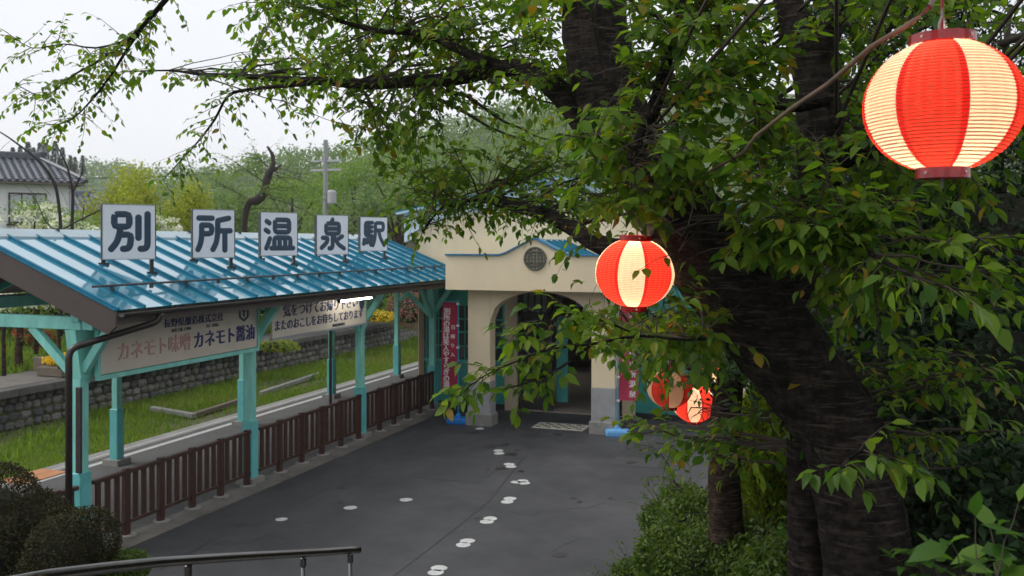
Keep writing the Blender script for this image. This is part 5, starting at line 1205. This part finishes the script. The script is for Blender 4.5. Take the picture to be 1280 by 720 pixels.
tiled_house('tiled_house', 'smaller low house with grey roof beside the yellow green tree', 138, 52, R(52), 5.5, 5.0, 5.0, 1.0, wl_m, mat('blue_grey_tile', (.13, .15, .18), .5, .2, 6), window=False)

# garden details behind the far platform
pl = thing('flower_planter', 'wooden planter of yellow flowers on the far platform bank', 'planter', P(68, 468, 27.3)); 
MB().box((0, 0, .1), (.95, .4, .28), bev=.02).build('log', M['wood'], pl); MB().box((-.8, .35, .25), (.5, .3, .4), bev=.02).build('log', M['wood'], pl)
T = cards(900, (.15, .25, .42), (.85, .5, .16), .09, .7, 0., RNG, .9); vv, ff = leaves_np(T, False); link('flowers', np_mesh('flowers', vv, ff, M['petal_y']), pl, kind='stuff')
def flower_bush(label, c, rad, m, nl=1500, nf=900, cat='shrub'):
    t = bush('flowering_bush', label, c, rad, nl, .10, M['leaf_mid'], core, 'flowering bushes behind the far platform', 7, cat)
    T = cards(nf, (0, 0, rad[2]*.8), tuple(x*1.04 for x in rad), .10, .4, .8, RNG, .9, lump=7); vv, ff = leaves_np(T, False); link('blossom', np_mesh('blossom', vv, ff, m), t, kind='stuff')
flower_bush('dull red azalea bush on the bank near the yellow planter', P(47, 420, 29), (.75, .6, .32), M['petal_r'])
flower_bush('pink azalea bush seen between the far teal posts', P(512, 388, 44), (1.5, 1.2, .9), M['petal_p'], 2500, 1200)
flower_bush('low yellow flower clump seen beneath the far sign board', P(470, 395, 40), (1.0, .5, .22), M['petal_y'], 500, 900)
flower_bush('yellow flower clump on the bank behind the middle posts', P(345, 432, 34), (.9, .5, .2), M['leaf_yellow'], 500, 500)
s = Tree(57); b0 = P(24, 470, 28.5)
s.limb([b0, P(23, 440, 28.5), P(25, 415, 28.5), P(20, 390, 28.5)], [.13, .11, .10, .06], 8, .1); s.limb([P(25, 415, 28.5), P(32, 395, 28.5), P(38, 375, 28.6)], [.06, .05, .03], 6)
for k in range(6): s.reach(P(s.r.uniform(-10, 60), s.r.uniform(355, 400), 28.5), .12, 8, .8, 9)
s.finish('garden_tree', 'small dark trunked garden tree left of the yellow planter', b0, M['bark2'], M['leaf_mid'], big=False)
# hedge-like green shrubs that close the garden
hx_ = [(-30, 33, 1.7), (20, 34, 1.6), (75, 35, 1.7), (130, 36, 1.6), (190, 37, 1.8), (250, 38, 1.7), (310, 40, 1.9), (365, 42, 1.8), (420, 45, 2.0), (475, 48, 2.0), (530, 52, 2.2), (580, 56, 2.4)]
ORD = 'first second third fourth fifth sixth seventh eighth ninth tenth eleventh twelfth'.split()
for i, (x, d_, r_) in enumerate(hx_):
    q = gpt(x, d_, 1.6); bush('garden_shrub', ORD[i]+' green shrub, counted from the near end, of the hedge beyond the far platform', q, (r_, r_*.8, 1.3), 2600, .17, M['leaf_mid'], core, 'hedge shrubs beyond the far platform', 8)
# mid-distance trees in front of the hill
mt = [(285, 48, 6.6, 2.8), (365, 55, 7.6, 3.2), (445, 50, 8.4, 3.4), (500, 44, 7.6, 3.0), (545, 58, 10.5, 4.0), (250, 60, 6.6, 2.6), (600, 70, 13, 5.), (660, 75, 14, 5.)]
wd2 = ['above the second roof sign', 'above the middle roof sign', 'right of the utility pole', 'above the farthest roof sign', 'behind the cream gable wall', 'at the low left end of the grove', 'hidden behind the boughs over the station', 'deepest behind the station roof']
for i, ((x, d_, H, r_), w) in enumerate(zip(mt, wd2)):
    simple_tree('grove_tree', 'fresh green grove tree '+w, gpt(x, d_, .9), H, (r_, r_*.9, H*.36), M['leaf_mid'] if i % 3 else M['leaf_hill'], 5200, .21, 60+i, 'grove trees at the foot of the hill', .16, 22)
# hills
def hill(name, x0, x1, d0, depth, prof_, m, seed):
    q = np.random.default_rng(seed); NX, ND = 60, 10; v = []
    for j in range(ND+1):
        for i in range(NX+1):
            f = i/NX; px_ = x0+(x1-x0)*f; d_ = d0+depth*j/ND; h = np.interp(px_, [a for a, b in prof_], [b for a, b in prof_]); z = (EYE+(HOR-h)/FPX*(d0+depth))*math.sin(min(1, (j+.0)/(ND*.9))*math.pi/2)+q.normal(0, .02)*d_*.1
            w = P(px_, 303, d_); v.append((w.x, w.y, z if j else -1))
    MB().add(v, [(j*(NX+1)+i, j*(NX+1)+i+1, (j+1)*(NX+1)+i+1, (j+1)*(NX+1)+i) for j in range(ND) for i in range(NX)]).build(name, m, smooth=True, kind='structure')
    return np.array(v)
hm = mat('hill_woodland', (.06, .09, .04), .95, .4, .15, col2=(.11, .15, .06))
near_prof = [(-400, 275), (60, 272), (150, 266), (230, 252), (270, 236), (320, 224), (380, 217), (430, 210), (480, 195), (560, 180), (700, 150), (1000, 130), (1500, 110)]
hv = hill('hill', -400, 1500, 105, 90, near_prof, hm, 1)
far_prof = [(-700, 232), (-100, 228), (30, 226), (80, 224), (125, 226), (180, 232), (240, 238), (400, 242), (900, 230)]
hv2 = hill('hills', -700, 900, 300, 160, far_prof, mat('far_hill_woodland', (.07, .11, .055), .95, .3, .05), 2)
def forest(name, label, verts, x0, x1, n, leaf, up, seed, m):
    q = np.random.default_rng(seed); k = q.integers(0, len(verts)-62, n); base = verts[k]+(verts[k+1]-verts[k])*q.uniform(0, 1, (n, 1))+(verts[k+61]-verts[k])*q.uniform(0, 1, (n, 1))*.98
    T = []
    for b in base:
        x = b[0]*CT+b[1]*ST; d_ = -b[0]*ST+b[1]*CT; px_ = 640+x/d_*FPX
        if x0 < px_ < x1 and b[2] > 0: T.append(cards(46, b+np.array((0, 0, up*.6)), (up*.55, up*.55, up*.6), leaf, .5, .2, q, .8))
    T = np.vstack(T); vv, ff = leaves_np(T, False); link(name, np_mesh(name, vv, ff, m), None, label, 'woods', None, 'stuff')
forest('woods', 'pale green woods covering the near hill', hv, 180, 760, 1900, .62, 3.6, 5, M['leaf_hill'])
forest('far_woods', 'blue green woods on the distant hills', hv2, -60, 320, 1500, 1.6, 7.5, 6, M['leaf_hill'])
# row of cedars on the skyline
for i, (x, yt) in enumerate(((6, 190), (16, 184), (25, 183), (35, 177), (42, 184), (50, 178), (57, 178), (69, 176), (78, 184), (88, 194), (94, 196), (103, 194))):
    d_ = 170+random.uniform(-4, 4); b = P(x, 218, d_); H = P(x, yt, d_).z-b.z; t = thing('cedar_tree', 'dark cedar, '+ORD[i]+' from the left in the skyline row beyond the tiled roof', 'tree', b, group='skyline cedars')
    MB().tube([(0, 0, -1), (0, 0, H*.95)], [.25, .05], 6).build('trunk', M['twig'], t)
    n = 1600; z = RNG.uniform(.02, 1, n); a = RNG.uniform(0, 6.283, n); r_ = H*.17*(1-z)**.8*RNG.uniform(.3, 1.1, n)+.05
    pos = np.stack([r_*np.cos(a), r_*np.sin(a), z*H], 1); dr = np.stack([np.cos(a), np.sin(a), -.3+0*a], 1); nm = np.stack([RNG.normal(0, .5, n), RNG.normal(0, .5, n), 1+0*a], 1); ll = H*.055*RNG.uniform(.6, 1.3, n)
    vv, ff = leaves_np(np.hstack([pos, dr, nm, ll[:, None], (ll*.7)[:, None]]), False); link('crown', np_mesh('crown', vv, ff, M['leaf_cedar']), t, kind='stuff')

# ------------------------------------------------------------------ moist evening air
hme = MB().box((0, 325, 28.0), (1460, 990, 60.4)).mesh('haze'); hzo = link('haze', hme, None, 'thin pale evening haze over the valley', 'haze', None, 'stuff')
hm_ = bpy.data.materials.new('haze'); hm_.use_nodes = True; hn = hm_.node_tree; hn.nodes.clear(); ho = hn.nodes.new('ShaderNodeOutputMaterial'); hv_ = hn.nodes.new('ShaderNodeVolumePrincipled')
hv_.inputs['Color'].default_value = (.9, .94, 1, 1); hv_.inputs['Density'].default_value = .00045; hn.links.new(hv_.outputs[0], ho.inputs['Volume']); hme.materials.append(hm_)
